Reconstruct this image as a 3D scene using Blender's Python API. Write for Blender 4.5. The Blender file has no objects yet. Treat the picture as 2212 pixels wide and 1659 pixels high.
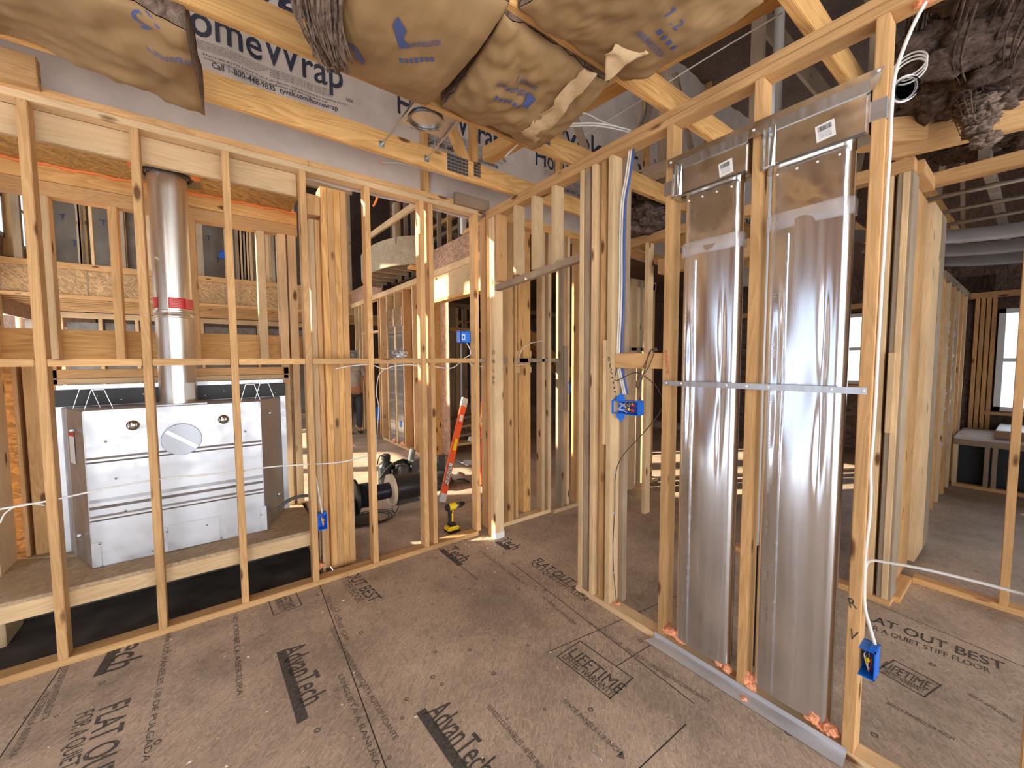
import bpy, bmesh, math, random
from mathutils import Vector, Matrix, Quaternion
random.seed(7)
R = math.radians
scene = bpy.context.scene
col = scene.collection
# ------------------------------------------------------------------ camera
PW, PH, F = 2212.0, 1659.0, 857.15
CAM = Vector((0, 0, 1.58))
yaw, pitch, roll = R(37.005), R(3.471), R(-.241)
f0 = Vector((math.sin(yaw), math.cos(yaw), 0)); r0 = Vector((math.cos(yaw), -math.sin(yaw), 0)); u0 = Vector((0, 0, 1))
fw = f0*math.cos(pitch) - u0*math.sin(pitch); up = u0*math.cos(pitch) + f0*math.sin(pitch)
rt = r0*math.cos(roll) + up*math.sin(roll); up = up*math.cos(roll) - r0*math.sin(roll)
cd = bpy.data.cameras.new('camera'); cam = bpy.data.objects.new('camera', cd); col.objects.link(cam)
cd.sensor_fit = 'HORIZONTAL'; cd.sensor_width = 36; cd.lens = 36*F/PW; cd.clip_start = .02; cd.clip_end = 200
M = Matrix((rt, up, -fw)).transposed().to_4x4(); M.translation = CAM; cam.matrix_world = M
scene.camera = cam
# ------------------------------------------------------------------ world, sun, exposure
w = bpy.data.worlds.new('sky'); scene.world = w; w.use_nodes = True
bg = w.node_tree.nodes['Background']; bg.inputs[0].default_value = (.97, .98, 1, 1); bg.inputs[1].default_value = 4.5
sd = bpy.data.lights.new('sun', 'SUN'); sd.energy = 15; sd.angle = R(.7); sd.color = (1, .87, .66)
so = bpy.data.objects.new('sun', sd); col.objects.link(so)
so.rotation_euler = Vector((.80, -.46, -.40)).to_track_quat('-Z', 'Y').to_euler(); so.location = (-8, 10, 9)
scene.view_settings.view_transform = 'Standard'; scene.view_settings.look = 'None'
scene.view_settings.exposure = 0.26; scene.view_settings.gamma = 1; scene.view_settings.use_curve_mapping = False
scene.cycles.use_denoising = True
scene.cycles.max_bounces = 10; scene.cycles.diffuse_bounces = 6
# ------------------------------------------------------------------ measuring: photograph pixel -> point on a real plane
def q(u, v, ax, c):
    d = rt*((u-PW/2)/F) - up*((v-PH/2)/F) + fw
    i = 'xyz'.index(ax); p = CAM + d*((c-CAM[i])/d[i]); return p
def qx(u, v, y): return q(u, v, 'y', y).x
# ------------------------------------------------------------------ object helpers
Wm = {}
def link(o, world=None, parent=None):
    world = world or Matrix.Identity(4)
    col.objects.link(o)
    if parent is not None:
        o.parent = parent; o.matrix_basis = Wm[parent.name].inverted() @ world
    else: o.matrix_basis = world
    Wm[o.name] = world
    return o
def tag(o, label=None, cat=None, group=None, kind=None):
    if label: o['label'] = label
    if cat: o['category'] = cat
    if group: o['group'] = group
    if kind: o['kind'] = kind
    return o
def empty(name, loc, label=None, cat=None, group=None, kind=None):
    o = bpy.data.objects.new(name, None); o.empty_display_size = .1
    link(o, Matrix.Translation(Vector(loc))); return tag(o, label, cat, group, kind)
def mesh_obj(name, bm, mat, parent=None, world=None, smooth=False):
    me = bpy.data.meshes.new(name); bm.normal_update(); bm.to_mesh(me); bm.free()
    if smooth:
        for p in me.polygons: p.use_smooth = True
    for m in (mat if isinstance(mat, (list, tuple)) else [mat]): me.materials.append(m)
    return link(bpy.data.objects.new(name, me), world, parent)
def frame(a, b, upv=(0, 0, 1)):
    a, b = Vector(a), Vector(b); x = (b-a).normalized(); upv = Vector(upv)
    if abs(x.dot(upv)) > .95: upv = Vector((0, 1, 0)) if abs(x.y) < .9 else Vector((1, 0, 0))
    y = upv.cross(x).normalized(); z = x.cross(y)
    m = Matrix((x, y, z)).transposed().to_4x4(); m.translation = (a+b)/2; return m, (b-a).length
def boxbm(L, A, Bz, bev=.003):
    bm = bmesh.new(); bmesh.ops.create_cube(bm, size=1)
    for v in bm.verts: v.co = Vector((v.co.x*L, v.co.y*A, v.co.z*Bz))
    if bev > 0: bmesh.ops.bevel(bm, geom=bm.edges[:], offset=min(bev, min(L, A, Bz)*.3), segments=2, affect='EDGES')
    return bm
def beam(name, a, b, w_, h_, mat, parent=None, upv=(0, 0, 1), bev=.003):
    """timber from a to b; w_ across, h_ along upv"""
    m, L = frame(a, b, upv); return mesh_obj(name, boxbm(L, w_, h_, bev), mat, parent, m)
def box(name, x0, x1, y0, y1, z0, z1, mat, parent=None, bev=.003):
    dx, dy, dz = x1-x0, y1-y0, z1-z0; c = Vector(((x0+x1)/2, (y0+y1)/2, (z0+z1)/2))
    if dz >= dx and dz >= dy: return beam(name, c-Vector((0, 0, dz/2)), c+Vector((0, 0, dz/2)), dx, dy, mat, parent, (0, 1, 0), bev)
    if dx >= dy: return beam(name, c-Vector((dx/2, 0, 0)), c+Vector((dx/2, 0, 0)), dy, dz, mat, parent, (0, 0, 1), bev)
    return beam(name, c-Vector((0, dy/2, 0)), c+Vector((0, dy/2, 0)), dx, dz, mat, parent, (0, 0, 1), bev)
def addbox(bm, x0, x1, y0, y1, z0, z1, mi=0):
    r = bmesh.ops.create_cube(bm, size=1)
    for v in r['verts']: v.co = Vector(((x0+x1)/2+v.co.x*(x1-x0), (y0+y1)/2+v.co.y*(y1-y0), (z0+z1)/2+v.co.z*(z1-z0)))
    for f_ in {f_ for v in r['verts'] for f_ in v.link_faces}: f_.material_index = mi
def poly(name, pts, mat, parent=None, thick=None, n=None):
    """flat polygon, given thickness along n"""
    bm = bmesh.new(); c = sum((Vector(p) for p in pts), Vector())/len(pts)
    vs = [bm.verts.new(Vector(p)-c) for p in pts]; f_ = bm.faces.new(vs)
    if thick:
        r = bmesh.ops.extrude_face_region(bm, geom=[f_]); d = Vector(n)*thick
        for g in r['geom']:
            if isinstance(g, bmesh.types.BMVert): g.co += d
    bmesh.ops.recalc_face_normals(bm, faces=bm.faces[:])
    return mesh_obj(name, bm, mat, parent, Matrix.Translation(c))
def smooth_pts(pts, n=8):
    P = [Vector(p) for p in pts]; P = [2*P[0]-P[1]]+P+[2*P[-1]-P[-2]]; out = []
    for i in range(1, len(P)-2):
        for k in range(n):
            t = k/n; a, b, c, d = P[i-1:i+3]
            out.append(.5*((2*b)+(c-a)*t+(2*a-5*b+4*c-d)*t*t+(3*b-a-3*c+d)*t**3))
    out.append(P[-2]); return out
def tubebm(pts, r, seg=8, bm=None, flat=1.0, cap=True):
    bm = bm or bmesh.new(); rings = []
    rr = r if callable(r) else (lambda t: r)
    n = len(pts); prev = None
    for i, p in enumerate(pts):
        d = (pts[min(i+1, n-1)]-pts[max(i-1, 0)]).normalized()
        if prev is None: a = d.orthogonal().normalized()
        else: a = (prev-d*prev.dot(d)).normalized()
        prev = a; b = d.cross(a); ra = rr(i/(n-1))
        rings.append([bm.verts.new(p+a*ra*math.cos(2*math.pi*k/seg)+b*ra*flat*math.sin(2*math.pi*k/seg)) for k in range(seg)])
    for i in range(n-1):
        for k in range(seg): bm.faces.new((rings[i][k], rings[i][(k+1) % seg], rings[i+1][(k+1) % seg], rings[i+1][k]))
    if cap: bm.faces.new(rings[0][::-1]); bm.faces.new(rings[-1])
    return bm
def tube(name, pts, r, mat, parent=None, smooth=True, n=8, seg=8, flat=1.0):
    P = smooth_pts(pts, n) if smooth else [Vector(p) for p in pts]
    c = P[0].copy(); P = [p-c for p in P]
    return mesh_obj(name, tubebm(P, r, seg, flat=flat), mat, parent, Matrix.Translation(c), True)
def lathe(name, prof, mat, parent, world, seg=32, ends=True):
    """prof: list of (r, z)"""
    bm = bmesh.new(); rings = []
    for r_, z in prof: rings.append([bm.verts.new((r_*math.cos(2*math.pi*k/seg), r_*math.sin(2*math.pi*k/seg), z)) for k in range(seg)])
    for i in range(len(prof)-1):
        for k in range(seg): bm.faces.new((rings[i][k], rings[i][(k+1) % seg], rings[i+1][(k+1) % seg], rings[i+1][k]))
    if ends: bm.faces.new(rings[0][::-1]); bm.faces.new(rings[-1])
    o = mesh_obj(name, bm, mat, parent, world, True)
    m = o.modifiers.new('e', 'EDGE_SPLIT'); m.split_angle = R(40); return o
def axis_m(c, d):
    m = Vector(d).to_track_quat('Z', 'Y').to_matrix().to_4x4(); m.translation = Vector(c); return m
def blob(name, c, sx, sy, sz, mat, parent=None, seed=0, amp=.35, sub=4, fr=1.0):
    from mathutils import noise
    bm = bmesh.new(); bmesh.ops.create_icosphere(bm, subdivisions=sub, radius=1)
    for v in bm.verts:
        n_ = noise.noise(v.co*1.6*fr+Vector((seed*3.1, seed*1.7, 0)))*amp + noise.noise(v.co*4.5*fr+Vector((seed, 0, seed)))*amp*.45
        v.co = v.co*(1+n_); v.co = Vector((v.co.x*sx, v.co.y*sy, v.co.z*sz))
    return mesh_obj(name, bm, mat, parent, Matrix.Translation(Vector(c)), True)
_tc = {}
def text_verts(s, bold=False):
    if s in _tc: return _tc[s]
    cu = bpy.data.curves.new('t', 'FONT'); cu.body = s; cu.size = 1; cu.resolution_u = 3; cu.offset = .009 if bold else 0
    o = bpy.data.objects.new('t', cu); col.objects.link(o)
    dg = bpy.context.evaluated_depsgraph_get(); me = bpy.data.meshes.new_from_object(o.evaluated_get(dg))
    vs = [(v.co.x, v.co.y) for v in me.vertices]; fs = [tuple(p.vertices) for p in me.polygons]
    bpy.data.objects.remove(o); bpy.data.curves.remove(cu); bpy.data.meshes.remove(me)
    if not vs: vs = [(0, 0), (1, 0), (1, 1)]; fs = [(0, 1, 2)]
    x0 = min(v[0] for v in vs); x1 = max(v[0] for v in vs)
    vs = [((x-x0)/(x1-x0), y) for x, y in vs]; _tc[s] = (vs, fs, x1-x0); return _tc[s]
def put_text(bm, s, fn, h=None, width=1.0, bold=False):
    """adds string s; fn(a, b) maps a in [0,width] (along), b (up, metres) to a 3D point"""
    vs, fs, wd = text_verts(s, bold); h = h or width/wd
    V = [bm.verts.new(fn(x*width, y*h)) for x, y in vs]
    for f_ in fs:
        try: bm.faces.new([V[i] for i in f_])
        except ValueError: pass
def plane_fn(o, ex, ey):
    o, ex, ey = Vector(o), Vector(ex).normalized(), Vector(ey).normalized()
    return lambda a, b: o+ex*a+ey*b
def text(name, s, o, ex, ey, width, mat, parent=None, h=None, bold=False):
    bm = bmesh.new(); c = Vector(o); fn = plane_fn((0, 0, 0), ex, ey); put_text(bm, s, fn, h, width, bold)
    return mesh_obj(name, bm, mat, parent, Matrix.Translation(c))
# ------------------------------------------------------------------ materials
def mat(name):
    m = bpy.data.materials.new(name); m.use_nodes = True; nt = m.node_tree
    return m, nt, nt.nodes['Principled BSDF']
def N(nt, t, **k):
    n = nt.nodes.new(t)
    for a, b in k.items():
        if a.startswith('i_'): n.inputs[a[2:].replace('_', ' ')].default_value = b
        else: setattr(n, a, b)
    return n
def rgba(c): return (*c, 1)
def srgb(r, g, b):
    f_ = lambda c: (c/255/12.92 if c/255 <= .04045 else ((c/255+.055)/1.055)**2.4)
    return (f_(r), f_(g), f_(b))
def simple(name, c, rough=.6, metal=0, noise=0, nscale=20, bump=0, spec=.5, emit=None, alpha=None, trans=0, coat=0):
    m, nt, p = mat(name); p.inputs['Roughness'].default_value = rough; p.inputs['Metallic'].default_value = metal
    p.inputs['Base Color'].default_value = rgba(c); p.inputs['Specular IOR Level'].default_value = spec
    p.inputs['Transmission Weight'].default_value = trans; p.inputs['Coat Weight'].default_value = coat
    if noise or bump:
        tc = N(nt, 'ShaderNodeTexCoord'); nz = N(nt, 'ShaderNodeTexNoise', i_Scale=nscale, i_Detail=6.0); nt.links.new(tc.outputs['Object'], nz.inputs['Vector'])
        if noise:
            cr = N(nt, 'ShaderNodeValToRGB'); nt.links.new(nz.outputs['Fac'], cr.inputs['Fac'])
            cr.color_ramp.elements[0].position = .3; cr.color_ramp.elements[1].position = .7
            cr.color_ramp.elements[0].color = rgba([x*(1-noise) for x in c]); cr.color_ramp.elements[1].color = rgba([min(1, x*(1+noise)) for x in c])
            nt.links.new(cr.outputs['Color'], p.inputs['Base Color'])
        if bump:
            b = N(nt, 'ShaderNodeBump', i_Strength=bump, i_Distance=.02); nt.links.new(nz.outputs['Fac'], b.inputs['Height']); nt.links.new(b.outputs['Normal'], p.inputs['Normal'])
    if emit: p.inputs['Emission Color'].default_value = rgba(emit[0]); p.inputs['Emission Strength'].default_value = emit[1]
    return m
def wood(name, light, dark, knot=(.16, .07, .025), ring=1.0, dirt=.25, rough=.72):
    m, nt, p = mat(name); L = nt.links.new
    tc = N(nt, 'ShaderNodeTexCoord'); oi = N(nt, 'ShaderNodeObjectInfo')
    off = N(nt, 'ShaderNodeVectorMath', operation='SCALE'); off.inputs[0].default_value = (31.3, 17.1, 9.7); L(oi.outputs['Random'], off.inputs['Scale'])
    ad = N(nt, 'ShaderNodeVectorMath', operation='ADD'); L(tc.outputs['Object'], ad.inputs[0]); L(off.outputs[0], ad.inputs[1])
    mp = N(nt, 'ShaderNodeMapping'); mp.inputs['Scale'].default_value = (.55, 7, 7); L(ad.outputs[0], mp.inputs['Vector'])
    # growth rings: distance from a drifting pith line, seen as long streaks along the piece
    n1 = N(nt, 'ShaderNodeTexNoise', i_Scale=1.1, i_Detail=3.0, i_Distortion=.6); L(mp.outputs[0], n1.inputs['Vector'])
    mu = N(nt, 'ShaderNodeMath', operation='MULTIPLY'); L(n1.outputs['Fac'], mu.inputs[0]); mu.inputs[1].default_value = 17*ring
    fr = N(nt, 'ShaderNodeMath', operation='FRACT'); L(mu.outputs[0], fr.inputs[0])
    cr = N(nt, 'ShaderNodeValToRGB'); e = cr.color_ramp.elements; e[0].position = 0; e[0].color = (0, 0, 0, 1); e[1].position = .75; e[1].color = (1, 1, 1, 1); e.new(.97).color = (.15, .15, .15, 1)
    L(fr.outputs[0], cr.inputs['Fac'])
    mf = N(nt, 'ShaderNodeMapping'); mf.inputs['Scale'].default_value = (3, 160, 160); L(ad.outputs[0], mf.inputs['Vector'])
    nf = N(nt, 'ShaderNodeTexNoise', i_Scale=1.0, i_Detail=3.0); L(mf.outputs[0], nf.inputs['Vector'])
    mx = N(nt, 'ShaderNodeMix', data_type='RGBA'); mx.inputs['A'].default_value = rgba(light); mx.inputs['B'].default_value = rgba(dark)
    mm = N(nt, 'ShaderNodeMath', operation='MULTIPLY'); L(cr.outputs['Color'], mm.inputs[0]); L(nf.outputs['Fac'], mm.inputs[1])
    L(mm.outputs[0], mx.inputs['Factor'])
    # knots
    mk = N(nt, 'ShaderNodeMapping'); mk.inputs['Scale'].default_value = (2.6, 7.5, 7.5); L(ad.outputs[0], mk.inputs['Vector'])
    vo = N(nt, 'ShaderNodeTexVoronoi', i_Scale=1.0); L(mk.outputs[0], vo.inputs['Vector'])
    nk = N(nt, 'ShaderNodeTexNoise', i_Scale=30.0); L(ad.outputs[0], nk.inputs['Vector'])
    ak = N(nt, 'ShaderNodeMath', operation='MULTIPLY_ADD'); L(nk.outputs['Fac'], ak.inputs[0]); ak.inputs[1].default_value = .05; L(vo.outputs['Distance'], ak.inputs[2])
    ck = N(nt, 'ShaderNodeValToRGB'); e = ck.color_ramp.elements; e[0].position = .10; e[0].color = (1, 1, 1, 1); e[1].position = .17; e[1].color = (0, 0, 0, 1)
    L(ak.outputs[0], ck.inputs['Fac'])
    x2 = N(nt, 'ShaderNodeMix', data_type='RGBA'); L(mx.outputs['Result'], x2.inputs['A']); x2.inputs['B'].default_value = rgba(knot); L(ck.outputs['Color'], x2.inputs['Factor'])
    # dirt and piece-to-piece tint
    nd = N(nt, 'ShaderNodeTexNoise', i_Scale=2.3, i_Detail=5.0); L(ad.outputs[0], nd.inputs['Vector'])
    rd = N(nt, 'ShaderNodeMapRange', i_From_Min=.3, i_From_Max=.75); rd.inputs['To Min'].default_value = 1.06; rd.inputs['To Max'].default_value = 1-dirt; L(nd.outputs['Fac'], rd.inputs['Value'])
    rr_ = N(nt, 'ShaderNodeMapRange'); rr_.inputs['To Min'].default_value = .84; rr_.inputs['To Max'].default_value = 1.12; L(oi.outputs['Random'], rr_.inputs['Value'])
    m3 = N(nt, 'ShaderNodeMath', operation='MULTIPLY'); L(rd.outputs[0], m3.inputs[0]); L(rr_.outputs[0], m3.inputs[1])
    sc = N(nt, 'ShaderNodeVectorMath', operation='SCALE'); L(x2.outputs['Result'], sc.inputs[0]); L(m3.outputs[0], sc.inputs['Scale'])
    L(sc.outputs[0], p.inputs['Base Color']); p.inputs['Roughness'].default_value = rough; p.inputs['Specular IOR Level'].default_value = .3
    b = N(nt, 'ShaderNodeBump', i_Strength=.25, i_Distance=.003); L(nf.outputs['Fac'], b.inputs['Height']); L(b.outputs['Normal'], p.inputs['Normal'])
    return m
def osb(name, c, rot=(0, 0, 0), scale=1.0, contrast=.35, rough=.7, fib=.3, stain=.3, scuff=0):
    m, nt, p = mat(name); L = nt.links.new
    tc = N(nt, 'ShaderNodeTexCoord'); base = N(nt, 'ShaderNodeMapping'); base.inputs['Rotation'].default_value = rot; L(tc.outputs['Object'], base.inputs['Vector'])
    nz = N(nt, 'ShaderNodeTexNoise', i_Scale=9.0*scale, i_Detail=2.0); L(base.outputs[0], nz.inputs['Vector'])
    ds = N(nt, 'ShaderNodeVectorMath', operation='SCALE'); ds.inputs['Scale'].default_value = .05/scale; L(nz.outputs['Color'], ds.inputs[0])
    ad = N(nt, 'ShaderNodeVectorMath', operation='ADD'); L(base.outputs[0], ad.inputs[0]); L(ds.outputs[0], ad.inputs[1])
    outs = []
    for i, (a, s) in enumerate(((.3, (14, 75, 20)), (1.5, (17, 85, 20)), (-.7, (13, 70, 20)), (2.4, (19, 90, 20)))):
        mp0 = N(nt, 'ShaderNodeMapping'); mp0.inputs['Rotation'].default_value = (0, 0, a); L(ad.outputs[0], mp0.inputs['Vector'])
        mp = N(nt, 'ShaderNodeMapping'); mp.inputs['Scale'].default_value = tuple(x*scale for x in s); mp.inputs['Location'].default_value = (i*3.3, i*7.1, 0); L(mp0.outputs[0], mp.inputs['Vector'])
        vo = N(nt, 'ShaderNodeTexVoronoi', i_Scale=1.0); L(mp.outputs[0], vo.inputs['Vector'])
        bw = N(nt, 'ShaderNodeSeparateColor'); L(vo.outputs['Color'], bw.inputs[0])
        mf = N(nt, 'ShaderNodeMapping'); mf.inputs['Scale'].default_value = (9*scale, 150*scale, 9); L(mp0.outputs[0], mf.inputs['Vector'])
        nf = N(nt, 'ShaderNodeTexNoise', i_Scale=1.0, i_Detail=3.0); L(mf.outputs[0], nf.inputs['Vector'])
        rf_ = N(nt, 'ShaderNodeMapRange', i_From_Min=.3, i_From_Max=.7); L(nf.outputs['Fac'], rf_.inputs['Value'])
        ma = N(nt, 'ShaderNodeMath', operation='MULTIPLY'); L(bw.outputs[i % 3], ma.inputs[0]); ma.inputs[1].default_value = 1-fib
        mb_ = N(nt, 'ShaderNodeMath', operation='MULTIPLY_ADD'); L(rf_.outputs[0], mb_.inputs[0]); mb_.inputs[1].default_value = fib; L(ma.outputs[0], mb_.inputs[2]); outs.append(mb_.outputs[0])
    s1 = N(nt, 'ShaderNodeTexNoise', i_Scale=22.0*scale, i_Detail=1.0); L(base.outputs[0], s1.inputs['Vector'])
    cur = outs[0]
    for i, o_ in enumerate(outs[1:]):
        g = N(nt, 'ShaderNodeMath', operation='GREATER_THAN'); sp = N(nt, 'ShaderNodeSeparateColor'); L(s1.outputs['Color'], sp.inputs[0]); L(sp.outputs[i], g.inputs[0]); g.inputs[1].default_value = .5
        mx = N(nt, 'ShaderNodeMix', data_type='FLOAT'); L(g.outputs[0], mx.inputs['Factor']); L(cur, mx.inputs['A']); L(o_, mx.inputs['B']); cur = mx.outputs['Result']
    cr = N(nt, 'ShaderNodeValToRGB'); e = cr.color_ramp.elements
    e[0].color = rgba([x*(1-contrast) for x in c]); e[1].color = rgba([min(1, x*(1+contrast)) for x in c]); e.new(.5).color = rgba(c)
    L(cur, cr.inputs['Fac'])
    nd = N(nt, 'ShaderNodeTexNoise', i_Scale=1.7, i_Detail=7.0, i_Roughness=.65); L(base.outputs[0], nd.inputs['Vector'])
    rd = N(nt, 'ShaderNodeMapRange', i_From_Min=.32, i_From_Max=.68); rd.inputs['To Min'].default_value = 1-stain; rd.inputs['To Max'].default_value = 1+stain*.4; L(nd.outputs['Fac'], rd.inputs['Value'])
    sc = N(nt, 'ShaderNodeVectorMath', operation='SCALE'); L(cr.outputs['Color'], sc.inputs[0]); L(rd.outputs[0], sc.inputs['Scale'])
    last = sc.outputs[0]
    if scuff:   # pale dust and scratches
        n2 = N(nt, 'ShaderNodeTexNoise', i_Scale=5.0, i_Detail=9.0, i_Roughness=.75); L(base.outputs[0], n2.inputs['Vector'])
        r2 = N(nt, 'ShaderNodeMapRange', i_From_Min=.56, i_From_Max=.72); r2.inputs['To Max'].default_value = scuff; L(n2.outputs['Fac'], r2.inputs['Value'])
        x_ = N(nt, 'ShaderNodeMix', data_type='RGBA'); L(last, x_.inputs['A']); x_.inputs['B'].default_value = (.42, .34, .27, 1); L(r2.outputs[0], x_.inputs['Factor']); last = x_.outputs['Result']
    L(last, p.inputs['Base Color']); p.inputs['Roughness'].default_value = rough; p.inputs['Specular IOR Level'].default_value = .35
    b = N(nt, 'ShaderNodeBump', i_Strength=.25, i_Distance=.003); L(cur, b.inputs['Height']); L(b.outputs['Normal'], p.inputs['Normal'])
    return m
def metal(name, c, rough=.25, streak=(6, 60, 1), bump=.05, bs=3.0, rvar=.15):
    m, nt, p = mat(name); L = nt.links.new; p.inputs['Metallic'].default_value = 1
    tc = N(nt, 'ShaderNodeTexCoord'); mp = N(nt, 'ShaderNodeMapping'); mp.inputs['Scale'].default_value = streak; L(tc.outputs['Object'], mp.inputs['Vector'])
    n = N(nt, 'ShaderNodeTexNoise', i_Scale=1.0, i_Detail=6.0); L(mp.outputs[0], n.inputs['Vector'])
    r = N(nt, 'ShaderNodeMapRange', i_From_Min=.3, i_From_Max=.7); r.inputs['To Min'].default_value = rough-rvar*.5; r.inputs['To Max'].default_value = rough+rvar; L(n.outputs['Fac'], r.inputs['Value']); L(r.outputs[0], p.inputs['Roughness'])
    cr = N(nt, 'ShaderNodeValToRGB'); cr.color_ramp.elements[0].position = .3; cr.color_ramp.elements[1].position = .7
    cr.color_ramp.elements[0].color = rgba([x*.86 for x in c]); cr.color_ramp.elements[1].color = rgba(c); L(n.outputs['Fac'], cr.inputs['Fac']); L(cr.outputs['Color'], p.inputs['Base Color'])
    n2 = N(nt, 'ShaderNodeTexNoise', i_Scale=bs, i_Detail=2.0); L(tc.outputs['Object'], n2.inputs['Vector'])
    b = N(nt, 'ShaderNodeBump', i_Strength=bump, i_Distance=.1); L(n2.outputs['Fac'], b.inputs['Height']); L(b.outputs['Normal'], p.inputs['Normal'])
    return m
def fibre(name, c, c2, bump=.9, sc=(26, 26, 26)):
    m, nt, p = mat(name); L = nt.links.new
    tc = N(nt, 'ShaderNodeTexCoord'); mp = N(nt, 'ShaderNodeMapping'); mp.inputs['Scale'].default_value = sc; L(tc.outputs['Object'], mp.inputs['Vector'])
    n = N(nt, 'ShaderNodeTexNoise', i_Scale=1.0, i_Detail=10.0, i_Roughness=.7, i_Distortion=1.6); L(mp.outputs[0], n.inputs['Vector'])
    cr = N(nt, 'ShaderNodeValToRGB'); cr.color_ramp.elements[0].position = .33; cr.color_ramp.elements[1].position = .68
    cr.color_ramp.elements[0].color = rgba(c2); cr.color_ramp.elements[1].color = rgba(c); L(n.outputs['Fac'], cr.inputs['Fac']); L(cr.outputs['Color'], p.inputs['Base Color'])
    b = N(nt, 'ShaderNodeBump', i_Strength=bump, i_Distance=.03); L(n.outputs['Fac'], b.inputs['Height']); L(b.outputs['Normal'], p.inputs['Normal'])
    p.inputs['Roughness'].default_value = .95; p.inputs['Specular IOR Level'].default_value = .1
    return m
STUD = wood('stud_wood', (.71, .43, .19), (.48, .24, .085))
PALE = wood('pale_stud_wood', (.76, .55, .32), (.60, .38, .18))
PINE = wood('southern_pine', (.76, .45, .17), (.40, .17, .04), ring=1.0, dirt=.2)
PLY = wood('laminated_post', (.66, .39, .17), (.53, .28, .11), dirt=.35)
OLD_DARK = wood('weathered_shaded_wood', (.42, .31, .21), (.27, .18, .11), dirt=.4)  # dull wood; its dark tone also stands in for shade on attic webs
GREY = wood('grey_wood', (.46, .36, .25), (.34, .25, .17), dirt=.3)
FLOOR = osb('subfloor_panel', srgb(190, 168, 147), scale=1.75, contrast=.36, stain=.42, scuff=.5, rough=.6, fib=.45)
OSBZ = osb('strand_board', (.56, .34, .12), scale=.8, contrast=.5)
OSBY = osb('strand_board_y', (.46, .29, .14), rot=(R(90), 0, 0), scale=.8, contrast=.5)
OSBX = osb('strand_board_x', (.44, .27, .18), rot=(0, R(90), 0), scale=.8, contrast=.5)
OSBD = osb('shaded_board', (.115, .07, .05), scale=.8, contrast=.4)  # strand board coloured dark for the shade of attic and dim rooms
OSBP = osb('platform_board', (.42, .31, .19), scale=1.0, contrast=.25)
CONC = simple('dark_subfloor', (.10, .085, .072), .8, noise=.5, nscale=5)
GALV = metal('galvanised_steel', (.82, .85, .90), .2, (30, 30, .7), .015, 2.2, .1)
GALV2 = metal('galvanised_boot', (.80, .78, .74), .2, (8, 8, 8), .12, 6, .1)
STEEL = metal('dull_steel', (.62, .64, .67), .34, (40, 40, 3), .03, 9)
FLUE = metal('flue_steel', (.78, .76, .71), .33, (20, 20, 1), .02, 4)
FIRE = metal('firebox_steel', (.60, .62, .66), .42, (14, 14, 14), .05, 2.5)
DARKST = metal('dark_steel', (.33, .34, .35), .3, (5, 5, 5), .02)
BLACK = simple('black_paint', (.012, .012, .013), .5)
RUB = simple('black_rubber', (.02, .02, .022), .55, noise=.3, nscale=60)
TYV = simple('house_wrap', srgb(206, 193, 182), .6, noise=.08, nscale=7, bump=.5)
TYVT = simple('house_wrap_ink', (.03, .035, .06), .6)
INK = simple('floor_ink', (.085, .072, .064), .7, noise=.5, nscale=70)
INKL = simple('faded_floor_ink', (.13, .105, .088), .7, noise=.6, nscale=80)
INKB = simple('blue_ink', (.06, .085, .22), .6)
PEN = simple('pencil', (.05, .04, .04), .7)
KRAFT = simple('kraft_paper', srgb(145, 115, 77), .75, noise=.14, nscale=5, bump=.35)
KRAFTL = simple('kraft_paper_edge', srgb(190, 160, 122), .75, noise=.12, nscale=14, bump=.6)
FIB = fibre('glass_fibre', (.48, .35, .27), (.13, .085, .065), sc=(30, 14, 14))
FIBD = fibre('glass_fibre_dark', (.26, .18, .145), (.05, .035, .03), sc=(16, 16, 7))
WIREW = simple('white_cable', (.72, .71, .68), .4)
WIREB = simple('blue_cable', (.03, .09, .38), .4)
WIREBR = simple('brown_cable', (.085, .05, .04), .5)
BLUE = simple('blue_plastic', (.005, .16, .74), .35, spec=.6)
RED = simple('red_label', (.65, .03, .03), .5)
WHITE = simple('white_paint', (.78, .77, .75), .5)
PVC = simple('pvc', (.60, .62, .66), .35)
VINYL = simple('vinyl', (.72, .75, .76), .4)
FOAM = simple('orange_foam', (.95, .38, .20), .7, noise=.15, nscale=30, bump=.5)
FOAMO = simple('orange_sealant', (.90, .26, .06), .6, noise=.1, nscale=30, bump=.4)
ORANGE = simple('orange_fibreglass', (.86, .10, .02), .4)
YEL = simple('yellow_plastic', (.82, .55, .01), .4)
TAPE = simple('clear_tape', (.78, .74, .76), .18, trans=.0); TAPE.node_tree.nodes['Principled BSDF'].inputs['Alpha'].default_value = .3
GLASS = simple('window_glass', (.9, .95, 1), .03, trans=1.0); GLASS.node_tree.nodes['Principled BSDF'].inputs['IOR'].default_value = 1.02
DENIM = simple('denim', (.06, .07, .075), .9, noise=.3, nscale=80)
SHIRT = simple('shirt', (.42, .37, .30), .9, noise=.15, nscale=9)
SKIN = simple('skin', (.50, .22, .13), .55)
FOIL = metal('foil', (.85, .83, .82), .18, (9, 9, 9), .9, 40)
BACKSIDE = simple('sun_block_blue', (.34, .42, .52), .8)  # for the added sun-blocking wall, toned for its reflection in the metal
BACKING = simple('outdoor_wall', (.70, .68, .66), .8, noise=.2, nscale=1)
BIN = simple('dark_window', (.10, .11, .14), .4)
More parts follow.
